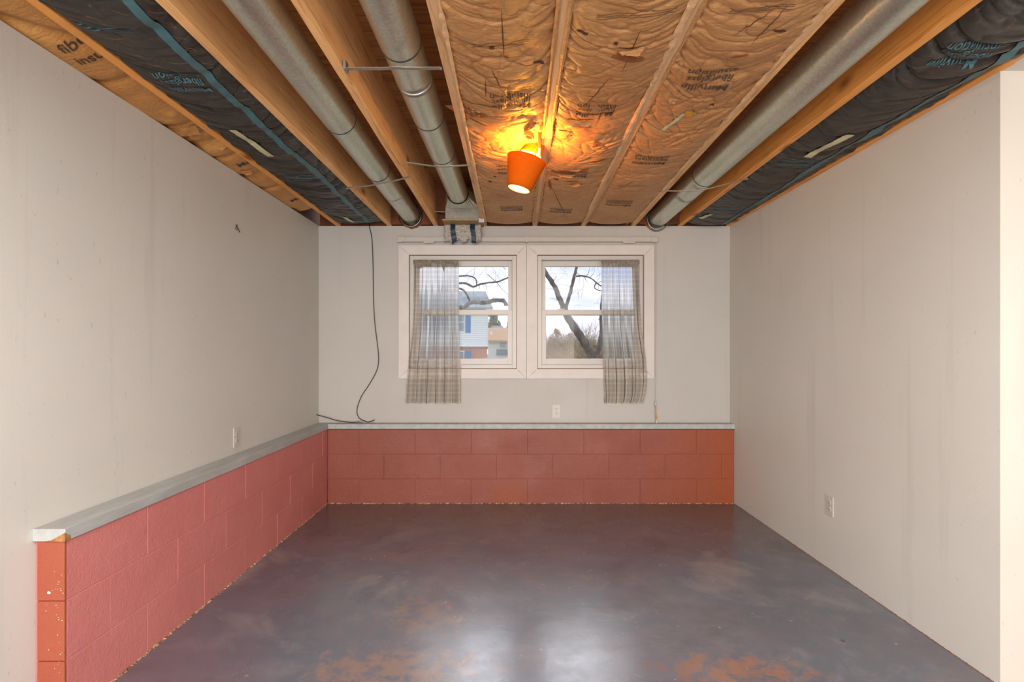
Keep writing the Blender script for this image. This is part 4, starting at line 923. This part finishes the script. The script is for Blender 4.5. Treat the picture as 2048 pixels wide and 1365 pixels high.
M['greysid'] = simple('grey_siding', lin(232, 228, 220), .7, 0, .08, 2)
D = 40.0; PX = lambda px, d=D: (px-CX)/F*d; PZ = lambda py, d=D: H0+(CY-py)/F*d
hs = empty('neighbour_house', (PX(930), D+4, .3)); tag(hs, 'two storey house with pale siding, brick base and blue shutters, seen through the left window', 'house')
hx = lambda a, c_, ya, yb_, za, zb: MB().hexa([(PX(a), ya, za), (PX(c_), ya, za), (PX(c_-1, yb_), yb_, za), (PX(a), yb_, za), (PX(a), ya, zb), (PX(c_), ya, zb), (PX(c_-1, yb_), yb_, zb), (PX(a), yb_, zb)])
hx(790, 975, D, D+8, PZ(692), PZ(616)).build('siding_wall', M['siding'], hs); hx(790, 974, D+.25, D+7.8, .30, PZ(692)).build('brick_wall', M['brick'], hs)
MB().box(PX(973), PX(976), D-.06, D+.1, PZ(692.5), PZ(616)).build('corner_board', M['white'], hs); MB().box(PX(789), PX(976.5), D-.12, D+.1, PZ(694), PZ(692)).build('band_board', M['white'], hs)
b = MB(); xe, xr2 = PX(986), PX(971, D+4); ze, zr = PZ(616), PZ(583, D+4)
b.add([(PX(780), D-.5, ze), (xe, D-.5, ze), (PX(984, D+8.5), D+8.5, ze), (PX(780), D+8.5, ze), (PX(780), D+4, zr), (xr2, D+4, zr), (PX(780), D-.5, ze-.15), (xe, D-.5, ze-.15), (PX(984, D+8.5), D+8.5, ze-.15), (PX(780), D+8.5, ze-.15)],
      [(0,1,5,4), (1,2,5), (2,3,4,5), (3,0,4), (6,7,1,0), (7,8,2,1), (8,9,3,2), (9,6,0,3), (6,9,8,7)]); b.build('roof', M['shingle_grey'], hs)
for (pa, pb, ya, yb_) in ((931, 941.5, 625, 666), (894, 904, 625, 666), (931, 941, 702, 730)):
    b = MB(); b.box(PX(pa), PX(pb), D-.06, D+.3, PZ(yb_), PZ(ya)); b.build('shutter', M['blue'], hs)
for (pa, pb, ya, yb_) in ((905, 930, 625, 664), (838, 862, 625, 664), (905, 929, 702, 730)):
    b = MB(); b.box(PX(pa), PX(pb), D-.05, D+.3, PZ(yb_), PZ(ya)); wn = b.build('house_window', M['white'], hs)
    b = MB(); b.box(PX(pa+2), PX(pb-2), D-.07, D+.2, PZ(yb_-2), PZ(lerp(ya, yb_, .5)+1)); b.box(PX(pa+2), PX(pb-2), D-.07, D+.2, PZ(lerp(ya, yb_, .5)-1), PZ(ya+2)); b.build('house_window_pane', M['housewin'], wn)
D2 = 62.0; g = empty('low_house', (PX(1010, D2), D2+4, .3)); tag(g, 'low grey house with brown shingle roof beyond the brick one', 'house')
MB().box(PX(976, D2), PX(1075, D2), D2, D2+9, .3, PZ(680, D2)).build('siding_wall', M['greysid'], g)
b = MB(); a0, a1 = PX(970, D2), PX(1078, D2); ze, zr = PZ(681, D2), PZ(656, D2+4.5); b.add([(a0, D2-.6, ze), (a1, D2-.6, ze), (a1, D2+9.6, ze), (a0, D2+9.6, ze), (a0, D2+4.5, zr), (a1, D2+4.5, zr), (a0, D2-.6, ze-.2), (a1, D2-.6, ze-.2)], [(0,1,5,4), (2,3,4,5), (0,4,3), (1,2,5), (0,6,7,1)]); b.build('roof', M['shingle_brown'], g)
MB().box(PX(981, D2+2), PX(984, D2+2), D2+1.6, D2+2.2, PZ(680, D2), PZ(662, D2)).build('chimney_pipe', M['white'], g)
MB().box(PX(993, D2), PX(1030, D2), D2-.15, D2+.2, PZ(711, D2), PZ(699, D2)).build('garage_door', M['shingle_dark'], g)
MB().box(PX(1000, D2), PX(1012, D2), D2-.1, D2+.2, PZ(696, D2), PZ(686, D2)).build('house_window', M['housewin'], g)
D4 = 75.0; g = empty('slate_roof_house', (PX(1000, D4), D4+4, .3)); tag(g, 'distant dark slate roof peeping over the brown roofed house', 'house')
MB().box(PX(978, D4), PX(1008, D4), D4, D4+8, .3, PZ(664, D4)).build('siding_wall', M['greysid'], g)
b = MB(); a0, a1 = PX(975, D4), PX(1011, D4); ze, zr = PZ(664, D4), PZ(652, D4+4); b.add([(a0, D4-.5, ze), (a1, D4-.5, ze), (a1, D4+8.5, ze), (a0, D4+8.5, ze), (a0+.5, D4+4, zr), (a1-.5, D4+4, zr)], [(0,1,5,4), (2,3,4,5), (0,4,3), (1,2,5), (0,3,2,1)]); b.build('roof', M['shingle_dark'], g)
D3 = 45.0; g = empty('right_house', (PX(1240, D3), D3+4, .3)); tag(g, 'grey roofed house partly behind the right curtain', 'house')
MB().box(PX(1242, D3), PX(1350, D3), D3, D3+8, .3, PZ(632, D3)).build('siding_wall', M['greysid'], g)
b = MB(); a0, a1 = PX(1228, D3), PX(1365, D3); ze, zr = PZ(628, D3), PZ(604, D3+4); b.add([(a0, D3-.5, ze), (a1, D3-.5, ze), (a1, D3+8.5, ze), (a0, D3+8.5, ze), (a0+1.0, D3+4, zr), (a1, D3+4, zr), (a0, D3-.5, ze-.2), (a1, D3-.5, ze-.2)], [(0,1,5,4), (2,3,4,5), (0,4,3), (1,2,5), (0,6,7,1), (0,3,2,1)]); b.build('roof', M['shingle_grey'], g)

m = Mt('grey_bark'); v_ = m.noise(16, 5, .7, m.map((1, 1, .3))); m.col(m.ramp(v_, (.3, lin(88, 80, 74)), (.7, lin(150, 138, 128)))).set(Roughness=.95); m.bump(v_, .7, .02); M['bark'] = m.m
def limb(name, par, pts, r0, r1, d, jit=.012, n=10, dd=0):
    q = smooth_path([P(x, y, d+dd*i/(len(pts)-1)) for i, (x, y) in enumerate(pts)], 6); k = len(q)-1
    q = [v+Vector((random.uniform(-jit, jit), random.uniform(-jit, jit), random.uniform(-jit, jit))) if 0 < i < k else v for i, v in enumerate(q)]
    b = MB(); b.tube(q, [lerp(r0, r1, i/k)*random.uniform(.92, 1.12) for i in range(k+1)], n); return b.build(name, M['bark'], par, smooth=True)
def twigs(par, starts, d, name='twig', cnt=1, ln=(20, 60), up=1, r=.006):
    for (x, y, an) in starts:
        pts = [(x, y)]; l_ = random.uniform(*ln); a = an
        for k in range(5): a += random.gauss(0, .28); x += l_/5*math.cos(a); y -= l_/5*math.sin(a); pts.append((x, y))
        limb(name, par, pts, r, r*.35, d, .003, 5, random.uniform(-.5, .5))
t1 = empty('bare_tree', P(1186, 744, 8)); t1.location.z = .3; WO[t1.name] = Vector(t1.location); tag(t1, 'bare forked tree with thick leaning trunk outside the right window', 'tree', 'bare trees')
TD = 8.0
limb('trunk', t1, [(1200, 829), (1190, 745), (1180, 705), (1165, 680), (1148, 655), (1133, 630), (1126, 612)], .074, .050, TD, .006, 14)
limb('branch', t1, [(1128, 618), (1120, 600), (1110, 575), (1098, 556), (1086, 536), (1070, 505), (1050, 470)], .042, .025, TD, .005, 12)
limb('branch', t1, [(1130, 622), (1135, 605), (1142, 580), (1148, 555), (1154, 532), (1166, 500), (1174, 470)], .029, .015, TD, .004, 10)
limb('branch', t1, [(1152, 553), (1165, 552), (1180, 556), (1192, 565), (1201, 572), (1216, 578)], .013, .007, TD, .003, 8)
limb('branch', t1, [(1192, 566), (1189, 574), (1192, 579), (1202, 582), (1215, 585)], .009, .005, TD, .003, 8)
twigs(t1, [(1154, 540, 2.0), (1150, 533, 2.3), (1168, 553, -.9), (1178, 556, .6), (1186, 560, -1.1), (1196, 568, 1.0), (1140, 590, .3), (1112, 580, 2.6), (1105, 565, .7), (1172, 552, .9), (1160, 552, 2.4)], TD, 'twig', ln=(12, 34), r=.0045)
twigs(t1, [(random.uniform(1092, 1196), random.uniform(535, 612), random.uniform(0, 3.1)) for _ in range(26)], TD+.6, 'twig', ln=(14, 44), r=.0022)
t2 = empty('bare_tree_behind_curtain', P(845, 744, 8.6)); t2.location.z = .3; WO[t2.name] = Vector(t2.location); tag(t2, 'bare tree left of the windows whose branches cross the left pane', 'tree', 'bare trees')
T2 = 8.6
limb('trunk', t2, [(838, 820), (842, 745), (850, 690), (862, 650), (880, 620)], .10, .07, T2, .006, 14)
limb('branch', t2, [(880, 622), (905, 616), (930, 614), (938, 606), (950, 605), (968, 606), (985, 602), (1003, 601), (1009, 604), (1013, 612)], .034, .030, T2, .004, 10)
limb('branch', t2, [(880, 622), (884, 590), (895, 575), (918, 567), (930, 567), (940, 571), (947, 574), (960, 569), (975, 566), (995, 564), (1006, 560), (1015, 556), (1032, 548)], .020, .010, T2, .003, 8)
limb('branch', t2, [(884, 590), (890, 568), (905, 556), (918, 553), (932, 552), (945, 554), (952, 560), (953, 569), (954, 573)], .014, .008, T2, .003, 8)
limb('branch', t2, [(896, 576), (915, 577), (926, 580), (934, 590), (938, 600), (940, 606)], .018, .014, T2, .003, 8)
limb('branch', t2, [(975, 549), (985, 558), (994, 566), (1003, 577), (1016, 590)], .006, .003, T2, .002, 6)
limb('branch', t2, [(1004, 530), (1008, 536), (1012, 540)], .005, .004, T2, .002, 6)
twigs(t2, [(random.uniform(922, 1010), random.uniform(548, 606), random.uniform(0, 3.1)) for _ in range(14)], T2, 'twig', ln=(14, 44), r=.0022)
twigs(t2, [(948, 575, -1.2), (958, 570, -1.1), (960, 606, 1.7), (945, 554, 1.4), (990, 564, 1.3), (1000, 562, 2.2), (930, 552, 1.2), (970, 567, -1.4), (985, 602, 1.2), (950, 606, -1.0)], T2, 'twig', ln=(14, 40), r=.003)
t3 = empty('bare_tree_right', P(1206, 744, 8.8)); t3.location.z = .3; WO[t3.name] = Vector(t3.location); tag(t3, 'slim dark tree trunk beside the left edge of the right curtain', 'tree', 'bare trees')
limb('trunk', t3, [(1182, 818), (1188, 740), (1192, 715), (1200, 690), (1204, 660), (1203, 632), (1206, 590)], .060, .030, 8.8, .004, 12)
limb('branch', t3, [(1203, 650), (1212, 620), (1226, 590), (1240, 550)], .02, .01, 8.8, .004, 8)
# evergreen
M['needle'] = simple('evergreen_needles', lin(112, 120, 84), .9, 0, .45, 2); M['needle2'] = simple('evergreen_needles_far', lin(104, 116, 88), .9, 0, .45, 2)
def evergreen(label, pxc, top, wpx, d, mat, name='evergreen_tree'):
    root = empty(name, (PX(pxc, d), d, .3)); tag(root, label, 'tree', 'evergreens behind the houses')
    MB().tube([(PX(pxc, d), d, .3), (PX(pxc, d), d, PZ(top+4, d))], [.35, .1], 8).build('trunk', M['bark'], root)
    b = MB(); ztop = PZ(top, d); wr_ = wpx/F*d/2; rr = random.Random(int(pxc))
    for k in range(1500):
        t = rr.random()**.7; zc_ = lerp(ztop, 1.5, t); R_ = wr_*(.2+.8*min(1, t*2.2))*rr.uniform(.5, 1.05); a = rr.uniform(0, 6.283)
        c_ = Vector((PX(pxc, d)+R_*math.cos(a), d+R_*math.sin(a), zc_)); s_ = rr.uniform(.12, .3)
        v = [c_+Vector((rr.uniform(-1, 1), rr.uniform(-1, 1), rr.uniform(-1, 1)))*s_ for _ in range(4)]; b.add(v, [(0,1,2), (0,1,3), (0,2,3), (1,2,3)])
    stuff(b.build('foliage', mat, root))
evergreen('broad evergreen rising behind the brown roofed house', 988, 627, 34, 90, M['needle']); evergreen('smaller evergreen at the right edge of the left pane', 1020, 640, 18, 95, M['needle2'])
# thicket in the right pane
M['dry'] = simple('dry_stalks', lin(226, 196, 160), .9, 0, .3, 6); M['dry2'] = simple('reddish_twigs', lin(202, 168, 138), .9, 0, .3, 6); M['ol'] = simple('olive_brush', lin(190, 180, 144), .9, 0, .3, 6)
def shrub(label, pxc, wpx, top, d, mat, nst, rad, leaves=0):
    nst = int(nst*1.5); rad *= 1.15; leaves = int(leaves*.2)
    root = empty('bare_shrub', (PX(pxc, d), d, .3)); tag(root, label, 'shrub', 'dry shrubs outside the right window')
    rr = random.Random(int(pxc*7+d)); b = MB(); hh_ = PZ(top, d)-.3; wr_ = wpx/F*d/2
    for k in range(nst):
        x = PX(pxc, d)+rr.gauss(0, wr_*.35); y = d+rr.gauss(0, wr_*.3); le = rr.gauss(0, .45); lf = rr.gauss(0, .3); h_ = hh_*rr.uniform(.5, 1.02); pts = []
        for j in range(6): t = j/5; pts.append((x+le*h_*t*t*.8+rr.gauss(0, .01), y+lf*h_*t*t*.5, .3+h_*t))
        b.tube(pts, [rad*(1-.75*j/5) for j in range(6)], 4)
        for q_ in range(5):
            j = rr.randint(2, 4); p = Vector(pts[j]); dr = Vector((rr.gauss(0, .5), rr.gauss(0, .4), 1)).normalized()*h_*rr.uniform(.12, .3); b.tube([p, p+dr*.5+Vector((rr.gauss(0, .02), 0, 0)), p+dr], [rad*.45, rad*.35, rad*.2], 3)
    stuff(b.build('stems', mat, root))
    if leaves:
        b = MB()
        for k in range(leaves):
            t = rr.random(); z = lerp(.5, PZ(top, d)*.98, t**.8); R_ = wr_*math.sqrt(max(0, 1-t*t))*rr.uniform(.1, 1.1); a = rr.uniform(0, 6.283)
            c_ = Vector((PX(pxc, d)+R_*math.cos(a), d+R_*math.sin(a), z)); s_ = rr.uniform(.03, .09)*d/14
            v = [c_+Vector((rr.uniform(-1, 1), rr.uniform(-1, 1), rr.uniform(-1, 1)))*s_ for _ in range(3)]; b.add(v, [(0,1,2)])
        stuff(b.build('leaf_haze', mat, root))
shrub('reddish brown bush nearest the left edge of the right pane', 1112, 44, 658, 15, M['dry2'], 170, .007, 1800)
shrub('bushy thicket in the middle of the right pane', 1142, 50, 668, 16, M['ol'], 170, .007, 1800)
shrub('pale dry stalks low in front of the thicket', 1128, 60, 690, 10, M['dry'], 130, .006)
shrub('twiggy shrub right of the leaning trunk', 1186, 36, 680, 17, M['dry2'], 150, .007, 1500)
shrub('tall thin bare saplings right of centre pane', 1168, 30, 640, 23, M['dry2'], 26, .009)
shrub('tall thin bare saplings near the right curtain', 1192, 22, 638, 19, M['dry2'], 26, .009)
shrub('brush behind the right curtain', 1250, 90, 672, 18, M['ol'], 120, .008, 900)
shrub('low reddish hedge at the foot of the left house', 925, 60, 716, 30, M['dry2'], 60, .012, 600)
shrub('broad olive bush far behind the stalks', 1105, 60, 676, 24, M['ol'], 120, .010, 1600)
